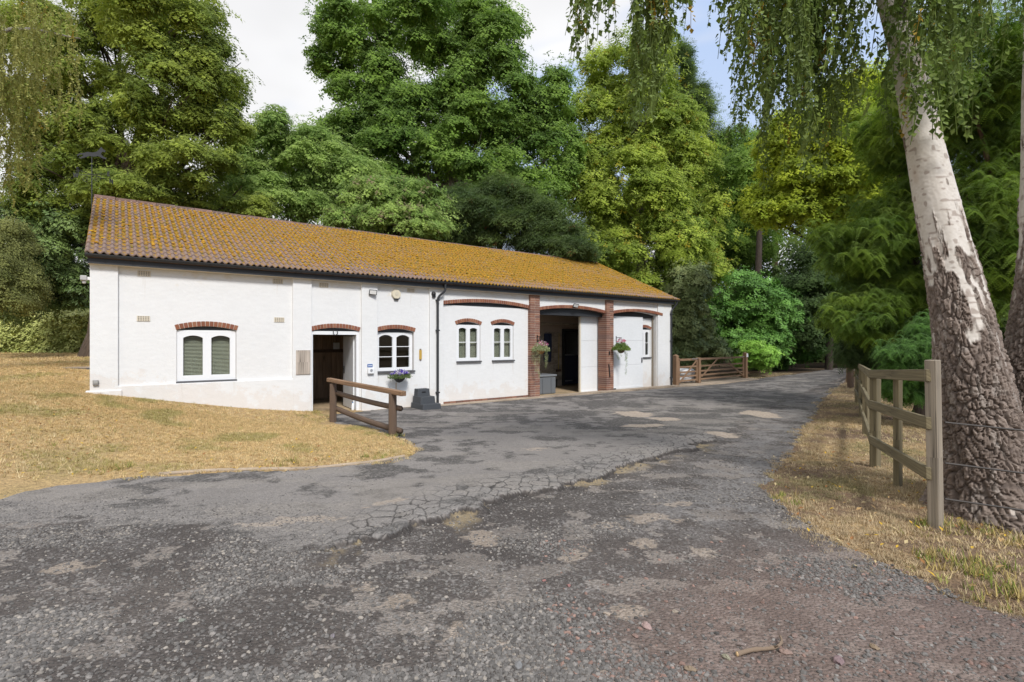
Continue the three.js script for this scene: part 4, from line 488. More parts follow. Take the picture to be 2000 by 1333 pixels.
// gates by the stable's end
{
  const gate = (a, b, label, braces, y = 1.1) => { const t = thing('field_gate', label, 'gate', 'timber gates beside the stable', a[0], gy(a[1]), -a[1], atan2(b[1] - a[1], b[0] - a[0])), len = hypot(b[0] - a[0], b[1] - a[1]); for (const h of [0.2, 0.38, 0.56, 0.78]) mesh('bar', grainUV(rbox(0.03, len - 0.03, h - 0.035, h + 0.035, -0.015, 0.015, 0.005), 0), M.brownWood, t); mesh('top_bar', rbox(0, len, y - 0.06, y + 0.03, -0.03, 0.03, 0.008), M.brownWood, t); for (const x of [0.04, len - 0.04]) mesh('stile', rbox(x - 0.045, x + 0.045, 0.12, y + 0.06, -0.03, 0.03, 0.008), M.brownWood, t); for (const [x0, y0, x1, y1] of braces) mesh('brace', railGeo([x0 * len, y0, 0.03], [x1 * len, y1, 0.03], 0.075, 0.025), M.brownWood, t); mesh('latch', rbox(len - 0.5, len - 0.02, y - 0.01, y + 0.02, 0.032, 0.045, 0.004), M.steel, t); return t; };
  gate([6.95, 21.65], [8.1, 22.65], 'narrow wooden wicket gate at the white stable corner', [[0.05, 0.15, 0.95, 1.05]]);
  gate([8.25, 22.8], [11.45, 25.6], 'wide five bar wooden field gate with diagonal braces', [[0.03, 0.3, 0.36, 1.04], [0.97, 0.2, 0.62, 0.85]]);
  for (const [x, d, h, label] of [[6.8, 21.5, 1.28, 'orange brown gate post against the white stable corner'], [8.17, 22.72, 1.12, 'slim gate post between wicket and field gate'], [11.6, 25.75, 1.28, 'stout gate post carrying a white notice']]) { const t = thing('gate_post', label, 'post', 'gate posts', x, gy(d), -d, 0.7); mesh('shaft', grainUV(rbox(-0.09, 0.09, -0.3, h, -0.09, 0.09, 0.012), 1), M.brownWood, t); mesh('cap', new THREE.ConeGeometry(0.12, 0.05, 4).rotateY(PI / 4).translate(0, h + 0.024, 0), M.brownWood, t); if (x > 11) mesh('notice', rbox(-0.06, 0.12, h - 0.2, h - 0.02, 0.09, 0.1, 0.003), M.upvc, t); }
  const f = thing('paddock_fence', 'low three rail timber fence running from gate into shrubs', 'fence'); for (const h of [0.25, 0.65, 1.02]) mesh('rail', railGeo([11.6, gy(25.8) + h, -25.9], [14.6, gy(29) + h, -29.2], 0.1, 0.04), M.brownWood, f); mesh('post', rbox(-0.06, 0.06, -0.3, 1.15, -0.06, 0.06, 0.01).translate(14.5, gy(29), -29.1), M.brownWood, f);
  for (const [x, d, h, label] of [[7.7, 23.1, 0.3, 'white feed sack lying on the pale sack pile behind gate'], [7.6, 23.0, 0, 'pale sack lying at the bottom behind wicket gate']]) { const g = new THREE.SphereGeometry(1, 20, 14), p = g.attributes.position; for (let i = 0; i < p.count; i++) { const x2 = p.getX(i), y2 = p.getY(i), z2 = p.getZ(i), k = 1 + 0.1 * (n3(x2 * 3 + h * 9, y2 * 3, z2 * 3) - 0.5); const sq = (v) => Math.sign(v) * pow(abs(v), 0.6); p.setXYZ(i, sq(x2) * 0.5 * k, 0.17 + sq(y2) * 0.16 * k, sq(z2) * 0.32 * k); } g.computeVertexNormals(); const t = thing('sack', label, 'sack', 'sacks behind the gate', x, gy(d) + 0.03 + h, -d, 0.6); mesh('bag', g, std(0.7, 0.7, 0.7, 0.6), t); mesh('seam', rbox(-0.5, -0.44, 0.1, 0.22, -0.22, 0.22, 0.01), std(0.6, 0.6, 0.58, 0.7), t); }
}
// posts and a fence farther up the lane
{ const t = thing('lane_post', 'single dark square post at the bend of lane', 'post', null, 13.6, gy(20.8), -20.8, 0.4); mesh('shaft', rbox(-0.085, 0.085, -0.3, 1.2, -0.085, 0.085, 0.012), M.darkWood, t); mesh('top', rbox(-0.087, 0.087, 1.2, 1.215, -0.087, 0.087, 0.005), M.brownWood, t); }
{ const t = thing('lane_fence', 'distant timber fence along far bend of lane', 'fence'), P = [[15.2, 23.4], [17.6, 26.6], [20.4, 30.2], [23.6, 33.6]]; P.forEach(([x, d]) => mesh('post', rbox(-0.06, 0.06, -0.3, 1.15, -0.06, 0.06, 0.01).translate(x, gy(d), -d), M.brownWood, t)); for (let i = 0; i < 3; i++) for (const h of [0.4, 0.75, 1.08]) mesh('rail', railGeo([P[i][0], gy(P[i][1]) + h, -P[i][1]], [P[i + 1][0], gy(P[i + 1][1]) + h, -P[i + 1][1]], 0.1, 0.04), M.greyWood, t); }
// lawn edging and a drain cover
structure(mesh('lawn_edging', (() => { const pts = [[-4.2, 6.16], [-3.75, 6.34], [-3.1, 6.44], [-2.55, 6.48], [-2.1, 6.72], [-1.78, 6.94], [-1.5, 7.28]], c = curve(pts.map(([x, d]) => [x - 0.02, gy(d) + 0.015, -d - 0.03]), 60); return tube(c, 0.026, 6); })(), M.concrete));
{ const t = thing('drain_cover', 'pale stone drain cover let into lawn beyond the corner', 'drain cover', null, -10.6, groundY(-10.6, 12.7) + 0.01, -12.7, 0.3); mesh('slab', rbox(-0.35, 0.35, -0.04, 0.02, -0.25, 0.25, 0.01), M.concrete, t); mesh('rim', rbox(-0.38, 0.38, -0.045, 0.012, -0.28, 0.28, 0.008), M.slate, t); }
// loose stones and a stick on the track
{
  const r = rng(64), list = [[0.7, 2.69, 0.07, 0], [0.52, 2.82, 0.045, 0], [0.62, 2.6, 0.04, 1], [1.0, 2.42, 0.05, 0], [1.12, 2.52, 0.05, 1], [1.3, 2.46, 0.06, 1], [0.35, 3.18, 0.035, 2], [0.2, 3.25, 0.03, 2], [1.62, 3.4, 0.05, 0], [0.03, 2.36, 0.06, 3], [1.5, 2.38, 0.07, 1], [1.42, 2.6, 0.045, 1], [0.9, 2.85, 0.04, 0], [-0.9, 2.6, 0.035, 3], [1.75, 2.5, 0.05, 1], [-1.75, 2.75, 0.04, 3], [1.95, 2.62, 0.045, 1], [0.8, 2.32, 0.055, 1]], cols = [[0.33, 0.265, 0.225], [0.23, 0.165, 0.14], [0.27, 0.165, 0.13], [0.22, 0.222, 0.23]], what = ['pale pinkish flat stone', 'dull red flat stone', 'small brick red pebble', 'blue grey angular stone'];
  const sg = (seed) => { const g = new THREE.IcosahedronGeometry(1, 2), p = g.attributes.position; for (let i = 0; i < p.count; i++) { const k = 0.55 + 0.9 * n3(p.getX(i) * 1.6 + seed, p.getY(i) * 1.6, p.getZ(i) * 1.6 + seed); p.setXYZ(i, p.getX(i) * k * 1.2, p.getY(i) * k * 0.55 * (0.7 + 0.6 * n3(p.getX(i) * 3, seed, p.getZ(i) * 3)), p.getZ(i) * k * 0.8); } g.computeVertexNormals(); return g; }, gs = [sg(1), sg(5), sg(9)];
  list.forEach(([x, d, s, c], i) => { const m = mesh('stone', gs[i % 3], std(...cols[c].map((v) => v * (0.85 + 0.3 * r())), 0.9, { bumpMap: concreteTex, bumpScale: 0.003 })); m.position.set(x, driveY(x, d) + s * 0.12, -d); m.rotation.y = r() * 6; m.scale.setScalar(s * 0.37); tag(m, what[c] + ' lying loose on gravel track', 'stone', 'loose stones, ' + what[c]); });
  const st = thing('fallen_stick', 'crooked broken twig lying on the reddish gravel', 'stick', null, 1.2, driveY(1.2, 2.48) + 0.012, -2.48), bark = std(0.2, 0.145, 0.1, 0.9);
  mesh('twig', tube(curve([[-0.14, 0, 0.045], [-0.06, 0.004, 0.02], [0.02, 0.006, 0.012], [0.07, 0.008, 0.0], [0.11, 0.012, -0.035], [0.125, 0.014, -0.075]], 20), [...Array(21).keys()].map((i) => 0.011 - 0.0003 * i + 0.002 * (i % 5 === 0)), 7), bark, st); mesh('side_twig', tube([[0.05, 0.008, 0.004], [0.06, 0.03, 0.03]], [0.006, 0.003], 6), bark, st); mesh('broken_end', new THREE.SphereGeometry(0.0112, 10, 8).scale(0.5, 1, 1).translate(-0.142, 0, 0.046), std(0.55, 0.38, 0.2, 0.9), st);
}
console.log('objects done');
// ---------------------------------------------------------------- trees
const barkTex = colorTex(256, 512, (u, v) => { const g = tn(u, v * 0.25, 60, 71), k = tn(u, v, 8, 72), q = 0.55 + 0.7 * g * (0.6 + 0.8 * k); return [q, q * 0.97, q * 0.92]; }); barkTex.repeat.set(2, 0.6);
const barkM = (r, g, b) => new THREE.MeshStandardMaterial({ color: rgb(r, g, b), roughness: 0.95, map: barkTex, bumpMap: barkTex, bumpScale: 0.03 });
const BARK = { brown: barkM(0.11, 0.08, 0.06), grey: barkM(0.17, 0.145, 0.12), dark: barkM(0.07, 0.052, 0.042), red: barkM(0.2, 0.12, 0.08) };
const frondGeo = (() => { const pos = [], idx = [], r = rng(3); for (let f = 0; f < 3; f++) { const a = f * 2.1 + r(), dir = V3(cos(a), -0.25 - 0.2 * r(), sin(a)).normalize(), sd = V3(-sin(a), 0, cos(a)); for (let k = 1; k < 11; k++) for (const s of [-1, 1]) { const o = dir.clone().multiplyScalar(k * 0.085); o.y -= 0.012 * k * k * 0.4; leafGeo(pos, idx, o.x, o.y, o.z, sd.clone().multiplyScalar(s).addScaledVector(dir, 0.35).add(V3(0, -0.15, 0)).normalize(), dir, 0.24 * (1 - 0.05 * k), 0.075, 0.1); } } return geoOf(pos, idx); })();
const GEO = { broad: sprayGeo(14, 11, { len: 0.42, wid: 0.24 }), long: sprayGeo(13, 12, { len: 0.55, wid: 0.17, droop: 0.35 }), fine: sprayGeo(20, 13, { len: 0.26, wid: 0.15, spread: 0.75 }), frond: frondGeo, needle: sprayGeo(22, 14, { len: 0.45, wid: 0.07, spread: 0.6, droop: 0.25 }) };
const leafMat = { soft: leafM(1, 0.48), glossy: new THREE.MeshPhysicalMaterial({ color: rgb(1, 1, 1), roughness: 0.45, side: THREE.DoubleSide, specularIntensity: 0.5 }), dull: leafM(1, 0.25) };
function crownList(lobes, base, n, size, cols, seed, o = {}) {
  const r = rng(seed), list = [], areas = lobes.map((l) => l[3] * l[4] + l[4] * l[5] + l[3] * l[5]), tot = areas.reduce((a, b) => a + b, 0), nrm = () => { const z = r() * 2 - 1, a = r() * 2 * PI, q = sqrt(1 - z * z); return [cos(a) * q, z, sin(a) * q]; };
  lobes.forEach((l, li) => { const subs = [], K = o.subs ?? 26; for (let k = 0; k < K; k++) { const v = nrm(), tone = r(); subs.push([l[0] - base[0] + v[0] * l[3] * 0.8, l[1] - base[1] + v[1] * l[4] * 0.8, -l[2] - base[2] + v[2] * l[5] * 0.8, 0.2 + 0.2 * r(), tone]); }
    const m = Math.round((n * 2.1 * areas[li]) / tot);
    for (let i = 0; i < m; i++) { const sb = subs[i % K], v = nrm(); if (v[1] < -0.15 && r() < 0.72) v[1] = -v[1]; const q = r() < (o.leaf === 'frond' ? 0.35 : 0.17) ? 1 + 1.0 * r() : 0.7 + 0.38 * r(), ow = o.leaf === 'frond' || o.leaf === 'needle' ? 0.4 : 0.95, nx = v[0] * ow + (r() - 0.5) * 0.9, ny = 1.1 - 0.72 * ow + v[1] * 0.6, nz = v[2] * ow + (r() - 0.5) * 0.9, c = mix3(cols[0], cols[1], clamp(sb[4] * 0.75 + 0.35 * r() - 0.05)), w = 0.78 + 0.44 * r(), cc = o.spots && r() < o.spots[0] ? o.spots[1] : c;
      list.push([sb[0] + v[0] * l[3] * sb[3] * q * 1.25, sb[1] + v[1] * l[4] * sb[3] * q * 1.1, sb[2] + v[2] * l[5] * sb[3] * q * 1.25, size * 0.8 * (0.65 + 0.7 * r()), Math.acos(clamp(ny / hypot(nx, ny, nz), -1, 1)), atan2(nx, nz), (r() - 0.5) * 0.5, [cc[0] * w, cc[1] * w, cc[2] * w]]); } });
  return list;
}
function tree(name, label, category, group, o) {
  const t = thing(name, label, category, group, o.x, groundY(o.x, o.d) - 0.05, -o.d), base = [o.x, t.position.y, -o.d], r = rng(o.seed), bark = o.bark ?? BARK.brown;
  if (o.h) { const lean = o.lean ?? [0, 0], pts = [], rad = []; for (let i = 0; i <= 10; i++) { const k = i / 10; pts.push([lean[0] * k * k + 0.25 * (n2(k * 3, o.seed) - 0.5) * (k > 0 ? 1 : 0), o.h * k - (i ? 0 : 0.3), lean[1] * k * k]); rad.push(o.r * (1 - 0.7 * k) * (i ? 1 : 1.5)); }
    mesh('trunk', tube(pts, rad, 14), bark, t);
    for (const l of o.lobes) { const k = clamp((l[1] - base[1] - l[4] * 1.2) / o.h, 0.25, 0.95) * (0.7 + 0.25 * r()), i0 = min(9, floor(k * 10)), a = pts[i0], e = [l[0] - base[0], l[1] - base[1], -l[2] - base[2]], m = [mix(a[0], e[0], 0.5) + (r() - 0.5) * 0.6, mix(a[1], e[1], 0.42), mix(a[2], e[2], 0.5)], cv = curve([a, m, e], 10), r0 = rad[i0] * 0.55; mesh('limb', tube(cv, cv.map((_, i) => r0 * (1 - 0.08 * i)), 8), bark, t);
      for (let q = 0; q < (o.twigs ?? 3); q++) { const s = cv[5 + floor(r() * 5)], f = [e[0] + (r() - 0.5) * 1.6 * l[3], e[1] + (r() - 0.4) * 1.6 * l[4], e[2] + (r() - 0.5) * 1.6 * l[5]]; mesh('branch', tube(curve([s, [mix(s[0], f[0], 0.5), mix(s[1], f[1], 0.6), mix(s[2], f[2], 0.5)], f], 6), [0.05, 0.045, 0.04, 0.034, 0.028, 0.02, 0.012].map((v) => v * (o.twigR ?? 1)), 5), bark, t); } } }
  instanced(o.h ? 'crown' : 'foliage', GEO[o.leaf], leafMat[o.mat ?? 'soft'], crownList(o.lobes, base, o.n, o.size, o.cols, o.seed + 1, o), t);
  return t;
}
const LOBES = {
  oak: [[-8.74,19.46,29.47,2.18,1.75,1.97],[-10.59,18.25,30.18,1.34,1.13,1.24],[-4.43,20.61,29.91,3.25,2.22,2.73],[-1.02,18.52,29.61,1.76,2.05,1.9],[-8.75,15.12,30.53,2.87,1.81,2.34],[-5.05,16.71,30.09,3.27,2.38,2.82],[-1.32,15.47,29.64,2.64,2.34,2.49],[2.11,15.41,30.5,1.75,2.11,1.93],[-9.99,12.87,30.17,2.09,1.64,1.86],[-5.89,12.88,29.79,2.65,1.77,2.21],[-2.02,12.09,29.22,3.18,2.02,2.6],[2.25,12.77,30.3,1.8,2.25,2.02],[0.3,10.12,29.92,2.96,1.63,2.29],[-7.04,10.79,29.67,1.76,1.32,1.54]],
  olive: [[6.89,18.84,32.44,2.31,1.76,2.04],[9.02,20.55,33.21,1.58,1.48,1.53],[5.21,15.19,32.94,1.89,2.28,2.08],[8.35,15.81,32.48,2.73,2.57,2.65],[10.27,13.94,33.52,2.25,2.82,2.53],[4.9,12.14,33.06,1.89,2.29,2.09],[7.24,10.85,32.54,3.38,2.89,3.14],[11.5,10.52,33.74,2.2,3.17,2.68],[5.25,8.41,33.2,2.46,2.46,2.46],[8.4,7.02,32.7,3.72,2.58,3.15],[11.33,6.48,32.3,1.91,2.87,2.39],[5.92,5.3,33.3,2.3,1.97,2.14],[9.43,4.61,32.92,2.93,1.63,2.28]],
  fir: [[13.3,22.93,41.4,1.06,2.45,1.76],[14.24,20.08,42.39,1.84,2.93,2.39],[14.5,16.57,41.92,2.32,2.9,2.61],[14.36,12.74,41.54,2.46,2.46,2.46]],
  lime: [[-10.3,11.27,23.69,1.29,1.17,1.23],[-11.95,9.96,24.19,1.31,1.43,1.37],[-9.0,10.0,23.96,1.66,1.42,1.54],[-10.26,8.37,23.6,2.1,1.17,1.63],[-7.43,9.03,24.27,1.44,1.44,1.44],[-12.59,8.13,24.04,1.19,1.43,1.31]],
  elder: [[-5.52,7.25,20.7,1.23,0.92,1.07],[-4.19,7.48,21.18,1.36,0.94,1.15],[-6.42,6.49,20.97,1.14,0.73,0.93],[-4.49,6.22,20.65,1.84,0.82,1.33]],
  yew: [[-1.7,7.67,24.58,1.7,1.58,1.64],[0.75,7.45,25.25,1.87,1.37,1.62],[-3.21,6.4,24.96,1.48,1.23,1.36],[2.19,6.23,24.68,1.71,1.1,1.4],[-0.5,8.69,25.21,1.0,1.12,1.06]],
  chestnut: [[-12.27,12.9,18.53,1.92,1.56,1.74],[-14.53,13.89,19.23,1.71,1.14,1.42],[-10.96,11.48,18.96,1.12,1.31,1.22],[-12.36,10.59,18.67,1.75,1.2,1.48],[-10.9,9.7,19.19,1.04,0.85,0.95],[-14.31,9.26,19.05,1.88,1.13,1.51],[-11.6,8.14,18.79,1.58,0.84,1.21],[-16.34,8.46,19.45,1.92,1.06,1.49],[-17.19,10.05,19.12,1.51,1.13,1.32],[-13.88,7.23,18.85,1.86,0.65,1.26],[-15.69,11.71,18.68,1.29,1.11,1.2],[-17.81,13.29,19.18,1.33,1.14,1.23]],
  leftdark: [[-16.79,5.23,19.64,1.16,1.46,1.31],[-18.75,5.72,20.18,1.4,1.4,1.4],[-17.36,3.9,19.96,1.38,0.99,1.18],[-18.92,3.88,19.74,1.17,1.37,1.27]],
  sorbus: [[17.18,15.72,39.51,2.03,2.03,2.03],[16.95,12.63,40.37,1.91,2.79,2.35],[18.35,9.95,39.94,1.97,2.37,2.17],[16.45,9.1,39.63,1.57,1.96,1.76]],
  pine: [[23.59,19.39,45.48,2.16,1.62,1.89],[22.88,17.2,46.3,2.29,1.65,1.97],[24.97,17.53,45.94,2.27,1.82,2.04]],
  maple: [[10.7,9.2,18.66,1.38,1.01,1.2],[12.42,10.17,19.19,1.42,1.33,1.37],[10.21,7.83,18.97,1.24,0.84,1.04],[11.64,7.74,18.7,1.57,0.92,1.25],[10.75,6.68,19.26,1.43,0.72,1.08],[9.4,6.81,19.02,0.85,0.75,0.8],[12.67,6.76,18.85,1.12,0.84,0.98]],
  feather1: [[8.46,5.99,12.23,1.09,0.66,0.88],[7.74,7.12,12.63,1.0,0.62,0.81],[8.5,4.1,12.47,1.11,0.62,0.86],[7.92,4.93,12.34,0.85,0.49,0.67],[9.15,3.01,12.68,1.0,0.69,0.85],[9.65,4.85,12.53,0.99,0.87,0.93],[8.57,2.37,12.38,0.86,0.55,0.7],[9.82,6.79,12.74,1.01,0.88,0.94]],
  feather2: [[9.32,7.27,10.71,1.16,1.16,1.16],[10.67,5.83,11.13,0.88,0.99,0.93],[9.76,4.37,10.98,0.65,0.87,0.76],[10.37,3.79,10.82,0.75,0.96,0.86],[10.13,2.97,11.14,0.77,0.66,0.72],[11.79,6.89,11.04,1.2,1.64,1.42],[11.25,4.44,10.84,0.96,1.18,1.07]],
  dark1: [[17.77,4.1,30.49,2.11,1.66,1.88],[16.83,2.62,31.25,1.85,1.85,1.85],[19.57,3.83,30.95,1.38,1.84,1.61],[18.21,6.25,30.71,1.52,1.37,1.44]],
  dark2: [[23.49,5.53,35.49,2.1,2.1,2.1],[24.71,2.75,36.24,1.79,1.79,1.79],[22.74,8.43,35.95,1.78,1.78,1.78],[21.68,2.03,35.67,1.76,1.27,1.52]],
  laurelv: [[8.7,4.2,25.17,1.12,1.37,1.24],[8.76,2.47,25.68,1.14,1.4,1.27],[9.56,1.21,25.47,1.13,0.76,0.94],[8.01,1.21,25.34,0.88,0.88,0.88]],
  laurel: [[12.71,4.24,28.59,1.69,1.27,1.48],[12.44,2.86,29.27,2.02,1.45,1.74],[14.16,3.13,28.96,1.57,1.43,1.5],[13.01,1.56,28.63,1.98,0.99,1.49]],
  bright: [[12.42,1.24,26.3,0.83,0.52,0.68],[13.01,0.84,26.59,0.68,0.47,0.58],[11.91,0.79,26.48,0.58,0.39,0.48]],
  hollyr: [[17.06,3.94,32.57,1.77,1.61,1.69],[18.08,2.01,33.26,1.97,1.48,1.73],[16.28,1.03,32.96,1.63,0.98,1.3]],
  bushr: [[7.55,1.56,10.33,0.71,0.46,0.59],[8.26,1.97,10.58,0.63,0.52,0.58],[7.46,1.04,10.49,0.52,0.36,0.44],[8.22,1.25,10.4,0.51,0.51,0.51]],
  bushr2: [[9.24,2.52,12.82,0.76,0.63,0.7],[10.37,2.92,13.12,0.91,0.78,0.84],[8.85,1.63,12.99,0.51,0.46,0.49]],
  hedge2: [[-23.35,3.62,26.55,1.84,0.42,1.13],[-26.05,3.59,27.18,1.34,0.43,0.89]],
  oliveshrub: [[-16.31,3.56,16.76,0.75,0.99,0.87],[-16.4,2.76,17.11,0.85,0.76,0.8],[-16.78,4.93,16.98,0.75,0.84,0.8]],
};
const G = { wood: [[0.07, 0.12, 0.035], [0.2, 0.28, 0.08]], oak: [[0.1, 0.2, 0.03], [0.31, 0.47, 0.08]], chest: [[0.13, 0.2, 0.03], [0.42, 0.5, 0.08]], olive: [[0.18, 0.28, 0.04], [0.52, 0.62, 0.09]], light: [[0.17, 0.29, 0.06], [0.44, 0.58, 0.15]], yellow: [[0.26, 0.36, 0.03], [0.6, 0.68, 0.06]], dark: [[0.055, 0.1, 0.03], [0.13, 0.21, 0.06]], yew: [[0.07, 0.13, 0.035], [0.19, 0.27, 0.06]], laurel: [[0.061, 0.155, 0.025], [0.165, 0.34, 0.061]], feather: [[0.1, 0.2, 0.02], [0.32, 0.45, 0.05]], bright: [[0.185, 0.393, 0.041], [0.351, 0.597, 0.104]], varieg: [[0.104, 0.155, 0.051], [0.309, 0.351, 0.134]], straw: [[0.17, 0.2, 0.055], [0.36, 0.38, 0.13]] };
tree('oak_tree', 'huge spreading oak tree standing behind the stable roof', 'tree', 'trees behind the stable', { x: -3.4, d: 30, h: 15, r: 0.75, lobes: LOBES.oak, leaf: 'broad', n: 19000, size: 0.4, cols: G.oak, seed: 101, bark: BARK.grey });
tree('ash_tree', 'tall yellowing olive green tree behind stable end', 'tree', 'trees behind the stable', { x: 8.2, d: 33.5, h: 17, r: 0.5, lobes: LOBES.olive, leaf: 'broad', n: 21000, size: 0.37, cols: G.olive, seed: 102, bark: BARK.grey, spots: [0.03, [0.4, 0.33, 0.03]] });
tree('fir_tree', 'dark narrow evergreen rising behind the yellowing tree', 'tree', 'trees behind the stable', { x: 14.2, d: 42, h: 20, r: 0.4, lobes: LOBES.fir, leaf: 'needle', n: 5200, size: 0.6, cols: G.yew, seed: 103, bark: BARK.dark });
tree('chestnut_tree', 'large sweet chestnut with twisting bare limbs overhanging stable gable', 'tree', 'trees behind the stable', { x: -15.2, d: 19.3, h: 9, r: 0.6, lean: [1.6, 0], lobes: [...LOBES.chestnut, [-13.4, 6.6, 20.5, 1.6, 0.8, 1.2], [-11.2, 7.0, 20.5, 1.5, 0.8, 1.2], [-15.6, 6.4, 20.2, 1.4, 0.9, 1.2], [-17.4, 7.2, 19.8, 1.5, 1.0, 1.2]], leaf: 'long', n: 17500, size: 0.3, cols: G.chest, seed: 104, bark: BARK.brown, twigs: 7 });
tree('chestnut_tree', 'light green young chestnut between big chestnut and oak', 'tree', 'trees behind the stable', { x: -9.8, d: 24.2, h: 7.5, r: 0.28, lobes: LOBES.lime, leaf: 'long', n: 6600, size: 0.34, cols: G.light, seed: 105, bark: BARK.grey });
tree('elder_bush', 'cream flecked elder bush just above roof ridge', 'bush', 'bushes behind the stable', { x: -5, d: 21, h: 5.5, r: 0.14, lobes: LOBES.elder, leaf: 'broad', n: 4200, size: 0.26, cols: G.light, seed: 106, spots: [0.07, [0.3, 0.25, 0.14]] });
tree('yew_tree', 'dark feathery yew below the oak, touching roof ridge', 'tree', 'trees behind the stable', { x: -0.6, d: 25, h: 7, r: 0.35, lobes: LOBES.yew, leaf: 'needle', n: 7000, size: 0.42, cols: G.yew, seed: 107, bark: BARK.red, spots: [0.006, [0.3, 0.1, 0.03]] });
tree('rhododendron', 'dark shady evergreen mass beneath the chestnut boughs', 'bush', 'bushes at the lawn end', { x: -17.8, d: 20, lobes: LOBES.leftdark, leaf: 'long', n: 4600, size: 0.28, cols: G.wood, seed: 108, mat: 'glossy' });
tree('rowan_tree', 'slim light green tree with visible stem beyond the gate', 'tree', 'trees along the lane', { x: 17.2, d: 40, h: 13, r: 0.25, lobes: LOBES.sorbus, leaf: 'fine', n: 6200, size: 0.5, cols: G.oak, seed: 109, bark: BARK.dark });
tree('pine_tree', 'dark flat topped pine far behind the bright maple', 'tree', 'trees along the lane', { x: 23.4, d: 46, h: 17, r: 0.35, lobes: LOBES.pine, leaf: 'needle', n: 3600, size: 0.7, cols: G.yew, seed: 110, bark: BARK.red });
tree('maple_tree', 'bright yellow green maple spreading over the lane', 'tree', 'trees along the lane', { x: 14.9, d: 20.2, h: 7.2, r: 0.24, lean: [-2.6, 0], lobes: [...LOBES.maple, [11.9, 8.9, 18.4, 1.6, 1.1, 1.2], [10.0, 9.0, 18.8, 1.0, 0.8, 1], [13.4, 8.2, 18.2, 1.4, 1.2, 1.2]], leaf: 'broad', n: 11000, size: 0.27, cols: G.yellow, seed: 111, bark: BARK.dark });
tree('false_acacia', 'feathery leaved tree with thin arching branches behind birch', 'tree', 'feathery trees by the verge', { x: 10.0, d: 12.6, h: 6, r: 0.22, lean: [-0.6, 0], lobes: LOBES.feather1.filter((_, i) => i !== 1 && i !== 3 && i !== 0), leaf: 'frond', n: 8600, size: 0.3, cols: G.feather, seed: 112, bark: BARK.dark });
tree('false_acacia', 'leaning feathery leaved tree with rough red brown stem close behind birch', 'tree', 'feathery trees by the verge', { x: 9.3, d: 11, h: 7, r: 0.24, lean: [2.0, 0], lobes: LOBES.feather2, leaf: 'frond', n: 8600, size: 0.3, cols: G.feather, seed: 113, bark: BARK.red });
tree('lane_shrub', 'dull dark shrubs crowding the lane bend', 'bush', 'shrubs by the lane', { x: 17.8, d: 31, lobes: LOBES.dark1, leaf: 'broad', n: 5200, size: 0.36, cols: G.dark, seed: 114 });
tree('lane_shrub', 'deep green shrubs closing the tunnel of lane', 'bush', 'shrubs by the lane', { x: 23, d: 36, lobes: LOBES.dark2, leaf: 'broad', n: 4600, size: 0.42, cols: G.dark, seed: 115 });
tree('variegated_shrub', 'speckled olive shrub against the stable end', 'bush', 'shrubs behind the gates', { x: 8.7, d: 25.5, lobes: LOBES.laurelv, leaf: 'broad', n: 4600, size: 0.24, cols: G.varieg, seed: 116, mat: 'glossy' });
tree('laurel_bush', 'big glossy green laurel behind the field gate', 'bush', 'shrubs behind the gates', { x: 13, d: 29, lobes: LOBES.laurel, leaf: 'broad', n: 6600, size: 0.28, cols: G.laurel, seed: 117, mat: 'glossy' });
tree('low_bush', 'small vivid green bush behind the paddock rails', 'bush', 'shrubs behind the gates', { x: 12.4, d: 26.5, lobes: LOBES.bright, leaf: 'broad', n: 1700, size: 0.2, cols: G.bright, seed: 118, mat: 'glossy' });
tree('lane_shrub', 'mid green shrub between laurel and lane', 'bush', 'shrubs by the lane', { x: 17, d: 33, lobes: LOBES.hollyr, leaf: 'broad', n: 4200, size: 0.34, cols: G.laurel, seed: 119 });
tree('fern_bush', 'soft feathery bush drooping over the roadside fence', 'bush', 'feathery bushes by the fence', { x: 8.2, d: 10.5, lobes: LOBES.bushr.map((l) => [l[0] + 0.55, l[1] - 0.12, l[2], l[3] * 0.8, l[4] * 0.85, l[5] * 0.8]), leaf: 'frond', n: 3600, size: 0.22, cols: G.laurel, seed: 120 });
tree('fern_bush', 'taller feathery bush rising behind the fence bush', 'bush', 'feathery bushes by the fence', { x: 9.6, d: 13, lobes: LOBES.bushr2, leaf: 'frond', n: 2400, size: 0.36, cols: G.dark, seed: 121 });
tree('willow_shrub', 'pale olive shrub at the lawn margin below hanging foliage', 'bush', 'bushes at the lawn end', { x: -16.5, d: 17, lobes: LOBES.oliveshrub.filter((_, i) => i !== 1), leaf: 'fine', n: 2000, size: 0.26, cols: G.straw, seed: 122 });
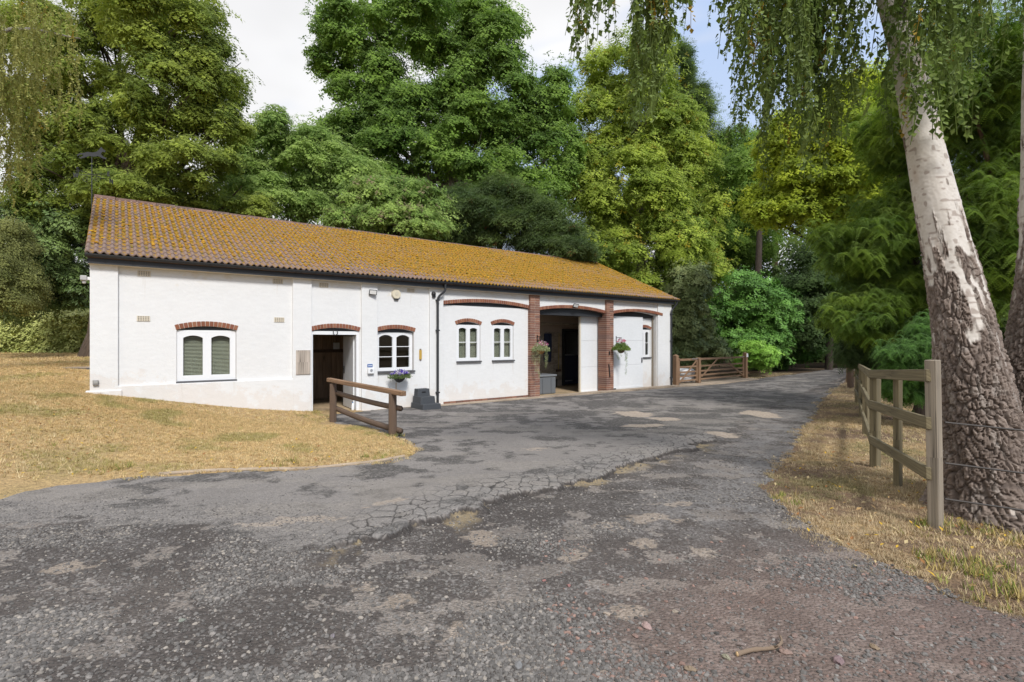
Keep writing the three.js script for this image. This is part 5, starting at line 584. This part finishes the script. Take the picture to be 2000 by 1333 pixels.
// clipped hedge at the end of the lawn
{
  const t = thing('hedge', 'yellowish variegated hedge along the far end of lawn', 'hedge', null, -22, 1.15, -24.5), r = rng(131), list = [];
  for (let i = 0; i < 13000; i++) { const k = r(), x = (r() - 0.5) * 22, top = r() < 0.3, y = top ? 1.85 + 0.3 * n2(x * 2, 4) : r() * 1.95, z = top ? (r() - 0.5) * 1.4 : (r() < 0.3 ? r() : 0.7) + 0.25 * (n2(x * 1.5, y * 1.5) - 0.5), c = mix3([0.22, 0.27, 0.06], [0.7, 0.72, 0.26], clamp(0.7 * fbm(x * 1.4, y * 1.4, 2) + 0.5 * k - 0.15)); list.push([x, y, z, 0.2 + 0.12 * r(), 0.5 + 0.6 * r(), (r() - 0.5) * 2, r() - 0.5, c]); }
  instanced('foliage', GEO.broad, leafMat.glossy, list, t);
  const h2b = thing('clipped_hedge', 'darker clipped yew hedge behind the variegated hedge', 'hedge', null, -24, 1.2, -27.5), l2 = []; for (let i = 0; i < 9000; i++) { const x = (r() - 0.5) * 22, top = r() < 0.4, y = top ? 2.6 : r() * 2.6, w = 0.7 + 0.6 * r(); l2.push([x, y, top ? (r() - 0.5) * 1.2 : r() < 0.3 ? 0.6 * r() : 0.6, 0.2 + 0.1 * r(), r(), r() * 6, r(), [0.09 * w, 0.18 * w, 0.03 * w]]); }
  instanced('foliage', GEO.needle, leafMat.dull, l2, h2b);
}
// the wood that closes the view behind
{
  const r = rng(140), lobes = []; for (let i = 0; i < 70; i++) { const a = -1.15 + (2.1 * i) / 69, R = 52 + 14 * r(), x = Math.sin(a) * R, d = max(30, cos(a) * R), hh = (x > 8 ? 3.4 : x < -14 ? 4.2 : 3.2) + 2.2 * r(); for (let k = 0; k < 2; k++) lobes.push([x + (r() - 0.5) * 3, hh * (k ? 0.45 : 1), d, 3 + 1.5 * r(), 2.2 + 1.2 * r(), 2.5]); }
  for (let i = 0; i < 26; i++) lobes.push([-24 + i * 1.15, 3.5 + 5.5 * r(), 36 + 5 * r(), 1.9, 1.7, 1.6]); for (let i = 0; i < 22; i++) lobes.push([15.5 + i * 0.85, 3 + 9 * r(), 41 + 5 * r(), 2.1, 1.9, 1.8]); for (let i = 0; i < 10; i++) lobes.push([19.5 + i * 1.1, 3.6 + 3.5 * r(), 37 + 3 * r(), 1.7, 1.3, 1.5]);
  for (let i = 0; i < 14; i++) lobes.push([14 + i * 1.6 + r(), 2.2 + 2.2 * r(), 14 + i * 1.2 + 4 * r(), 1.5, 1.5, 1.5]);
  instanced('woodland', GEO.broad, leafMat.dull, crownList(lobes, [0, 0, 0], 30000, 0.7, G.wood, 141));
  for (const [x, d, h, lab] of [[15.6, 33, 13, 'straight slim tree stem between rowan and maple'], [20.5, 33.5, 12, 'slim dark stem rising behind lane shrubs'], [10.4, 37.5, 13, 'grey stem half hidden behind the yellowing tree'], [-2.4, 38, 12, 'far grey stem seen under the oak crown']]) { const t = thing('tree_stem', lab, 'tree', 'bare stems in the wood', x, groundY(x, d) - 0.1, -d); mesh('trunk', tube([[0, 0, 0], [0.1, h * 0.5, 0], [0.3, h, 0]], [0.24, 0.2, 0.12], 10), BARK.dark, t); instanced('crown', GEO.broad, leafMat.soft, crownList([[x, h * 0.92, d, 2.2, 1.8, 2]], [x, t.position.y, -d], 1300, 0.42, G.oak, 150 + floor(d)), t); }
}
// ---------------------------------------------------------------- the birch beside the verge
const segGeo = (() => { const pos = [], idx = [], r = rng(7); for (let k = 0; k < 10; k++) { const a = r() * 6.28, y = -k * 0.034, dir = V3(cos(a) * 0.55, -0.75, sin(a) * 0.55).normalize(), side = V3(-sin(a), 0.3 * (r() - 0.5), cos(a)).normalize(); leafGeo(pos, idx, cos(a) * 0.014, y, sin(a) * 0.014, dir, side, 0.044 + 0.014 * r(), 0.036 + 0.012 * r(), 0.12); } for (let k = 0; k < 3; k++) { const a = k * 2.1, b = a + 2.1, n = pos.length / 3, R = 0.0028; pos.push(cos(a) * R, 0, sin(a) * R, cos(b) * R, 0, sin(b) * R, cos(a) * R, -0.36, sin(a) * R, cos(b) * R, -0.36, sin(b) * R); idx.push(n, n + 1, n + 2, n + 1, n + 3, n + 2); } return geoOf(pos, idx); })();
function strands(list, defs, base, seed, cols, yel) {   // defs: x0, x1, depth0, depth1, bottom y, ragged, top y, count
  const r = rng(seed); for (const [x0, x1, d0, d1, yb, rag, yt, n] of defs) for (let i = 0; i < n; i++) { const x = mix(x0, x1, r()), d = mix(d0, d1, r()), e = yb + rag * r() * r() + 0.15 * (n2(x * 6, d * 3 + seed) - 0.5), c0 = mix3(cols[0], cols[1], r()), sw = (r() - 0.5) * 0.22, sz = (r() - 0.5) * 0.2; for (let y = yt; y > e; y -= 0.27) { const q = (yt - y) / max(0.5, yt - e), w = 0.75 + 0.5 * r(), c = r() < yel ? [0.36, 0.25, 0.03] : c0; list.push([x + sw * q - base[0], y - base[1], -d + sz * q - base[2], 0.7 + 0.6 * r(), (r() - 0.5) * 0.5, r() * 6.28, (r() - 0.5) * 0.35, [c[0] * w, c[1] * w, c[2] * w]]); } } return list; }
{
  const bx = 4.3, bd = 4.7, y0 = gy(bd), t = thing('birch_tree', 'old silver birch with deeply fissured twin trunk and hanging leaves', 'tree', null, bx, y0, -bd);
  function barkStem(path, rad, seg, rings, seed, flare) {
    const c = new THREE.CatmullRomCurve3(path.map(([x, y, d]) => V3(x - bx, y - y0, -d + bd))), N = rings, pos = [], col = [], idx = [], rr = (y) => { const q = y + y0; let i = 0; while (i < path.length - 2 && path[i + 1][1] < q) i++; return mix(rad[i], rad[i + 1], clamp((q - path[i][1]) / (path[i + 1][1] - path[i][1]))); };
    const pts = [...Array(N + 1).keys()].map((j) => { const q = j / N; return c.getPointAt(min(1, q < 0.85 ? q * 0.66 : 0.561 + (q - 0.85) * 2.9266)); }), kk = (j) => { const q = j / N; return min(1, q < 0.85 ? q * 0.66 : 0.561 + (q - 0.85) * 2.9266); };
    for (let j = 0; j <= N; j++) { const p = pts[j], hgt = p.y, R0b = rr(p.y);
      for (let i = 0; i <= seg; i++) { const w = ((i % seg) / seg) * 2 * PI, cw = cos(w), sw = sin(w), u = w * 0.33, wr = n3(cw * 2 + seed, sw * 2, hgt * 2.2), wr2 = n3(cw * 6, sw * 6 + seed, hgt * 5);
        const patch = n3(cw * 2.3 + 3 + seed, sw * 2.3, hgt * 3.1) * 0.45 + n3(cw * 5.5 + seed, sw * 5.5 + 3, hgt * 7.5) * 0.55, rough = sstep(0.44, 0.58, 0.12 * (n3(cw * 16, sw * 16, hgt * 16) - 0.5) + (patch - 0.5) * 1.25 + 0.5 + (sstep(3.5, 1.1, hgt) - 0.5) * 0.8);
        const cu = (u * 19 + 1.3 * wr + 0.7 * wr2), cl = cells(cu, hgt * 7.5 + 1.2 * wr + 0.6 * wr2), gap = cl[1] - cl[0], c2 = cells(cu * 2.1 + 5, hgt * 26 + 3 * wr2), vein = min(sstep(0, 0.055, abs(n3(cw * 4.6 + 7, sw * 4.6 + seed, hgt * 6.5) - 0.5)), sstep(0, 0.07, abs(n3(cw * 9 + 1, sw * 9, hgt * 17 + seed) - 0.5)) * 0.6 + 0.4), plate = (0.25 + 0.75 * sstep(0.02, 0.12, gap)) * (0.3 + 0.7 * vein) * (0.8 + 0.2 * sstep(0.02, 0.12, c2[1] - c2[0])), fine = n3(cw * 22, sw * 22, hgt * 30), fine2 = n3(cw * 9 + 9, sw * 9, hgt * 60);
        const amp = 0.044 * (0.55 + 0.45 * sstep(2.6, 0.6, hgt)), lump = 0.05 * (n3(cw * 1.6 + 8, sw * 1.6 + seed, hgt * 1.3) - 0.5) * R0b * 4;
        const R = R0b * (1 + flare * Math.exp(-max(0, hgt) * 2.6) * (1 + 0.35 * sin(3 * w + seed))) + lump + rough * (amp * (plate * (0.75 + 0.4 * cl[2] + 0.2 * (c2[2] - 0.5)) - 0.45) + 0.016 * (fine - 0.5)) + (1 - rough) * 0.003 * (fine2 - 0.5);
        pos.push(p.x + cw * R, p.y, p.z + sw * R);
        let cR = mix3([0.13, 0.097, 0.078], [0.27, 0.215, 0.18], clamp(cl[2] * 0.55 + fine * 0.6)); cR = mix3(cR, [0.34, 0.3, 0.265], sstep(0.68, 0.8, n3(cw * 7, sw * 7, hgt * 8)) * 0.6 * plate); cR = mix3([0.06, 0.045, 0.037], cR, 0.15 + 0.85 * plate);
        let cW = mix3([0.50, 0.455, 0.40], [0.68, 0.64, 0.59], wr * 0.5 + fine2 * 0.5); cW = mix3(cW, [0.26, 0.2, 0.165], sstep(0.74, 0.84, n3(cw * 3.2, sw * 3.2, hgt * 34)) * 0.65); cW = mix3(cW, [0.42, 0.32, 0.25], sstep(0.62, 0.75, wr) * 0.4);
        col.push(...mix3(cW, cR, rough)); } }
    for (let j = 0; j < N; j++) for (let i = 0; i < seg; i++) { const a = j * (seg + 1) + i, b = a + seg + 1; idx.push(a, b, a + 1, a + 1, b, b + 1); }
    const g = new THREE.BufferGeometry(); g.setAttribute('position', new THREE.Float32BufferAttribute(pos, 3)); g.setAttribute('color', new THREE.Float32BufferAttribute(col, 3)); g.setIndex(idx); g.computeVertexNormals(); return g; }
  const bm = new THREE.MeshStandardMaterial({ vertexColors: true, roughness: 0.92 });
  mesh('trunk', barkStem([[4.4, 0.0, 4.72], [4.32, 0.7, 4.74], [4.22, 1.64, 4.78], [4.15, 2.61, 4.92], [4.08, 3.65, 5.1], [4.08, 4.5, 5.3], [4.05, 5.42, 5.5], [3.95, 7.5, 5.9], [3.8, 9.5, 6.2]], [0.33, 0.275, 0.245, 0.185, 0.15, 0.14, 0.135, 0.11, 0.07], 250, 900, 2, 0.4), bm, t);
  mesh('trunk', barkStem([[4.76, 0.0, 4.74], [4.84, 0.9, 4.78], [4.92, 1.7, 4.84], [5.02, 2.5, 4.9], [5.13, 3.4, 5.0], [5.4, 5, 5.3], [5.7, 7.5, 5.6]], [0.32, 0.24, 0.205, 0.175, 0.15, 0.12, 0.08], 170, 560, 7, 0.3), bm, t);
  const rb = (pts, r0) => { const cv = curve(pts.map(([x, y, d]) => [x - bx, y - y0, bd - d]), 16); mesh('limb', tube(cv, cv.map((_, i) => r0 * (1 - i / 19)), 8), BARK.grey, t); };
  rb([[4.05, 5.6, 5.5], [3.4, 6.8, 5.3], [2.4, 7.4, 5.0], [1.2, 7.1, 4.8]], 0.09); rb([[4.0, 6.3, 5.6], [3.6, 7.2, 6.2], [2.9, 7.3, 6.6]], 0.07); rb([[4.06, 5.0, 5.4], [3.7, 5.8, 5.0], [3.2, 6.2, 4.6]], 0.05); rb([[4.05, 5.2, 5.45], [4.6, 6.4, 5.2], [5.2, 6.9, 4.9]], 0.06); rb([[2.4, 7.4, 5.0], [1.6, 6.6, 4.7], [0.8, 6.2, 4.7]], 0.03);
  const list = strands([], [[0.55, 0.95, 4.6, 5.0, 4.78, 0.5, 6.2, 26], [1.2, 1.42, 4.8, 5.1, 4.12, 1.2, 6.4, 36], [1.42, 1.75, 4.7, 5.0, 4.95, 0.4, 6.4, 16], [2.05, 2.4, 4.8, 5.4, 4.76, 0.7, 6.8, 22], [2.4, 2.85, 4.8, 5.8, 4.1, 1.9, 6.8, 50], [2.85, 3.3, 4.9, 6.0, 3.85, 2.1, 6.6, 56], [3.2, 3.6, 5.0, 6.2, 4.2, 1.7, 6.4, 34], [3.4, 4.05, 4.35, 4.75, 3.75, 1.8, 6.2, 46], [3.9, 5.0, 4.4, 5.6, 4.6, 1.0, 6.6, 70], [2.9, 3.9, 5.6, 6.8, 4.6, 1.2, 7.0, 50]], [bx, y0, -bd], 201, [[0.095, 0.155, 0.03], [0.24, 0.32, 0.08]], 0.025);
  instanced('leaves', segGeo, leafMat.soft, list, t);
}
{
  const bx = -10.8, bd = 9.3, y0 = groundY(bx, bd), t = thing('weeping_birch', 'golden green weeping birch foliage hanging over the lawn edge', 'tree', null, bx, y0, -bd);
  mesh('trunk', tube([[0, -0.3, 0], [0.1, 3, 0], [0.3, 6, 0], [0.5, 9, 0]], [0.24, 0.19, 0.14, 0.06], 12), barkM(0.5, 0.46, 0.42), t);
  for (const [a, b, c] of [[[0.3, 6, 0], [1.4, 7.2, 0.2], [2.9, 7.3, 0.3]], [[0.25, 5.4, 0], [1.2, 6.6, -0.6], [2.3, 6.6, -0.9]], [[0.1, 4.4, 0], [0.9, 5.8, 0.5], [2.2, 6.5, 0.6]]]) { const cv = curve([a, b, c], 12); mesh('limb', tube(cv, cv.map((_, i) => 0.06 * (1 - i / 15)), 7), barkM(0.5, 0.46, 0.42), t); }
  instanced('leaves', segGeo, leafMat.soft, strands([], [[-9.9, -8.9, 8.8, 10.2, 4.8, 2.0, 7.6, 85], [-9.0, -8.3, 8.8, 10, 6.0, 1.5, 8, 34], [-11, -9.6, 8.6, 10, 4.4, 1.8, 7.4, 70]], [bx, y0, -bd], 211, [[0.24, 0.26, 0.06], [0.42, 0.42, 0.13]], 0.015), t);
}
// ---------------------------------------------------------------- grass and gravel
{
  const pos = [], idx = [], r = rng(17); for (let k = 0; k < 9; k++) { const a = r() * 6.28, l = 0.6 + 0.6 * r(), lean = 0.45 + 0.75 * r(), ox = (r() - 0.5) * 0.9, oz = (r() - 0.5) * 0.9, b = pos.length / 3, w = 0.055; pos.push(ox - sin(a) * w, 0, oz + cos(a) * w, ox + sin(a) * w, 0, oz - cos(a) * w, ox + cos(a) * lean * l, l * (1.15 - lean * 0.6), oz + sin(a) * lean * l); idx.push(b, b + 1, b + 2); }
  const tuft = geoOf(pos, idx), gm = leafM(1, 0.2), straw = [[0.52, 0.36, 0.165], [0.82, 0.645, 0.345]], green = [[0.2, 0.23, 0.05], [0.36, 0.36, 0.1]];
  const scatter = (n, seed, pick, keep, sz) => { const q = rng(seed), out = []; for (let i = 0; i < n; i++) { const [x, d] = pick(q); if (!keep(x, d, q)) continue; const gmix = sstep(0.56, 0.68, fbm(x * 0.9 + 9, d * 0.9, 2) * 0.6 + n2(x * 2.3, d * 2.3) * 0.4) * 0.5 + (q() < 0.06 ? 0.6 : 0), c = mix3(mix3(straw[0], straw[1], q()), mix3(green[0], green[1], q()), clamp(gmix)), w = 0.7 + 0.5 * q(); out.push([x, groundY(x, d) - 0.004, -d, sz * (0.6 + 0.8 * q()), 0, q() * 6.28, 0, [c[0] * w, c[1] * w, c[2] * w]]); } return out; };
  const free = (x, d) => { const [s, z] = toB(x, d); return !(s > -0.05 && s < 18.6 && z < 0.03 && z > -9) && sdDrive(x, d) > -0.02 - 0.2 * sstep(0.45, 0.75, n2(x * 2.3 + 60, d * 2.3)); };
  const lawn = [...scatter(46000, 301, (q) => [-9.5 + 8.2 * q(), 5.4 + 5.2 * sqrt(q())], (x, d) => free(x, d) && abs(x) < d * 1.06, 0.042), ...scatter(16000, 302, (q) => [-12 + 8 * q(), 9 + 5 * q()], (x, d) => free(x, d) && abs(x) < d * 1.06, 0.05), ...scatter(9000, 303, (q) => [-26 + 16 * q(), 12 + 12 * q()], (x, d) => free(x, d) && abs(x) < d * 1.08, 0.075)];
  const thick = (x, d, q) => q() < 0.14 + 0.72 * sstep(0.56, 0.4, fbm(x * 1.4 + 3, d * 1.4, 3));
  const drier = (l) => l.map((a) => { const m = (a[7][0] + a[7][1] + a[7][2]) / 3; a[7] = [mix(a[7][0], m, 0.25) * 0.82, mix(a[7][1], m, 0.25) * 0.8, mix(a[7][2], m, 0.25) * 0.8]; return a; }), verge = drier([...scatter(30000, 304, (q) => { const d = 2.4 + 4.6 * q(); return [2.2 + 3.2 * q(), d]; }, (x, d, q) => free(x, d) && x < d * 1.1 && thick(x, d, q), 0.042), ...scatter(14000, 305, (q) => { const d = 6.5 + 8.5 * q(); return [d * 0.5 + 3.6 * q(), d]; }, (x, d, q) => free(x, d) && thick(x, d, q) && x < 3.9 + (d - 4.35) * 0.62 + 1, 0.05), ...scatter(5000, 306, (q) => { const d = 14 + 9 * q(); return [d * 0.55 + 4 * q(), d]; }, (x, d, q) => free(x, d) && x < 3.9 + (d - 4.35) * 0.62 + 0.4, 0.06), ...scatter(2600, 307, (q) => [11.5 + 4.5 * q(), 25.6 + 4.5 * q()], (x, d) => free(x, d), 0.1)]);
  const lg = instanced('lawn_grass', tuft, gm, lawn); tag(lg, 'dry straw coloured lawn grass in front of stable', 'grass');
  const vg = instanced('verge_grass', tuft, gm, verge); tag(vg, 'patchy dry grass on the verge by roadside fence', 'grass');
  { const q2 = rng(333), far = []; for (let i = 0; i < 5200; i++) { const left = q2() < 0.62, d = left ? 5.4 + 6 * q2() : 2.6 + 8 * q2(), x = left ? -d * 1.02 + (d * 1.02 - 1.2) * q2() : 2.3 + 0.4 * (d - 2.6) + 3 * q2(); if (!free(x, d) || n2(x * 1.7 + 12, d * 1.7) < 0.45) continue; const w = 0.75 + 0.5 * q2(), c = mix3([0.5, 0.38, 0.19], q2() < 0.25 ? [0.26, 0.29, 0.07] : [0.74, 0.62, 0.38], q2()); far.push([x, groundY(x, d) - 0.004, -d, 0.04 + 0.04 * q2(), 0, q2() * 6.28, 0, [c[0] * w, c[1] * w, c[2] * w], 0.7 + 0.6 * q2()]); } tag(instanced('dry_grass_tufts', tuft, gm, far), 'longer bleached grass tufts standing above the lawn', 'grass'); }
  // longer green tufts at the foot of posts and walls
  const tt = []; const q = rng(309); for (const [x, d, n] of [[-2.15, 9.2, 30], [-4.75, 12.4, 26], [3.0, 3.55, 34], [3.15, 3.4, 30], [3.6, 4.3, 20], [2.75, 5.1, 20], [2.9, 3.0, 26], [3.3, 2.95, 22], [-3.0, 6.75, 20], [-1.9, 7.3, 22], [-4.9, 6.3, 26], [3.9, 4.1, 24], [4.5, 4.05, 20]]) for (let i = 0; i < n; i++) { const a = q() * 6.28, R = 0.22 * sqrt(q()), w = 0.8 + 0.5 * q(); tt.push([x + cos(a) * R, groundY(x, d), -d + sin(a) * R, 0.05 + 0.04 * q(), 0, q() * 6, 0, q() < 0.6 ? [0.42 * w, 0.33 * w, 0.13 * w] : [0.2 * w, 0.25 * w, 0.05 * w], 1.3]); }
  tag(instanced('grass_tufts', tuft, gm, tt), 'longer green grass tufts at posts and verge', 'grass');
  // dead leaves on lawn and verge
  const fl = []; const lf = geoOf(...(() => { const p = [], k = []; leafGeo(p, k, 0, 0, 0, V3(1, 0.12, 0).normalize(), V3(0, 0.1, 1).normalize(), 1, 0.5, 0.2); return [p, k]; })()); for (let i = 0; i < 900; i++) { const left = q() < 0.5, x = left ? -7.5 + 6 * q() : 2.3 + 2.6 * q(), d = left ? 5.5 + 3.5 * q() : 2.6 + 5 * q(); if (!free(x, d)) continue; const c = [[0.45, 0.3, 0.14], [0.5, 0.4, 0.22], [0.3, 0.15, 0.06], [0.55, 0.36, 0.05]][floor(q() * 4)]; fl.push([x, groundY(x, d) + 0.02 + 0.015 * q(), -d, 0.03 + 0.03 * q(), q() * 0.5, q() * 6, q() * 0.5, c]); }
  tag(instanced('fallen_leaves', lf, leafM(1, 0.1), fl), 'brown dead leaves strewn on lawn and verge', 'leaves');
  // gravel
  const grav = thing('gravel', 'loose grey gravel chippings strewn over the track', 'gravel'); stuff(grav); const sets = [[], [], []];
  for (let i = 0; i < 400000; i++) { const d = 1.9 + 8.5 * pow(q(), 1.9), x = -d * 1.06 + (d * 1.06 + 3.6) * q(), luck = q(); if (luck > 0.85 || abs(x) > d * 1.08 || sdDrive(x, d) > 0.03 + 0.1 * luck) continue; const e = ED(x, d), cl = fbm(x * 1.2 + 60, d * 1.5, 3), worn = fbm(x * 1.3 + 4, d * 1.3, 4); let p = e < 0 ? 0.13 + 1.1 * sstep(0.5, 0.66, cl) * sstep(6, 3.5, d) : 0.12 * sstep(0.52, 0.6, worn) + (d < 5.2 ? 0.5 * sstep(1.2, 0, e) * (1 - hardEdge(x)) : 0); if (x > 0.4 && d < 5) p *= 0.55; if (luck > p) continue;
    const s = (0.0035 + 0.0095 * pow(q(), 3.2)) * (d < 4 ? 1 : 0.95) * (e > 0 ? 0.7 : 1), k = q(), w = 0.65 + 0.6 * q(), c = k < 0.55 ? [0.15, 0.14, 0.13] : k < 0.75 ? [0.215, 0.197, 0.18] : k < 0.92 ? [0.1, 0.092, 0.085] : x > 0.2 && d < 4 ? [0.25, 0.16, 0.13] : [0.28, 0.25, 0.215]; sets[i % 3].push([x, driveY(x, d) + s * 0.15, -d, s, (q() - 0.5) * 0.6, q() * 6.28, (q() - 0.5) * 0.6, [c[0] * w, c[1] * w, c[2] * w], 0.55 + 0.35 * q()]); }
  sets.forEach((l, k) => { const g = new THREE.IcosahedronGeometry(1, 0), p = g.attributes.position; for (let i = 0; i < p.count; i++) { const f = 0.75 + 0.55 * n3(p.getX(i) * 2 + k * 7, p.getY(i) * 2 + 3, p.getZ(i) * 2); p.setXYZ(i, p.getX(i) * f * 1.25, p.getY(i) * f, p.getZ(i) * f); } g.computeVertexNormals(); const im = instanced('chippings', g, std(1, 1, 1, 0.9), l, grav); });
  console.log('gravel', sets.map((l) => l.length), 'lawn', lawn.length, verge.length);
}
renderer.render(scene, camera);
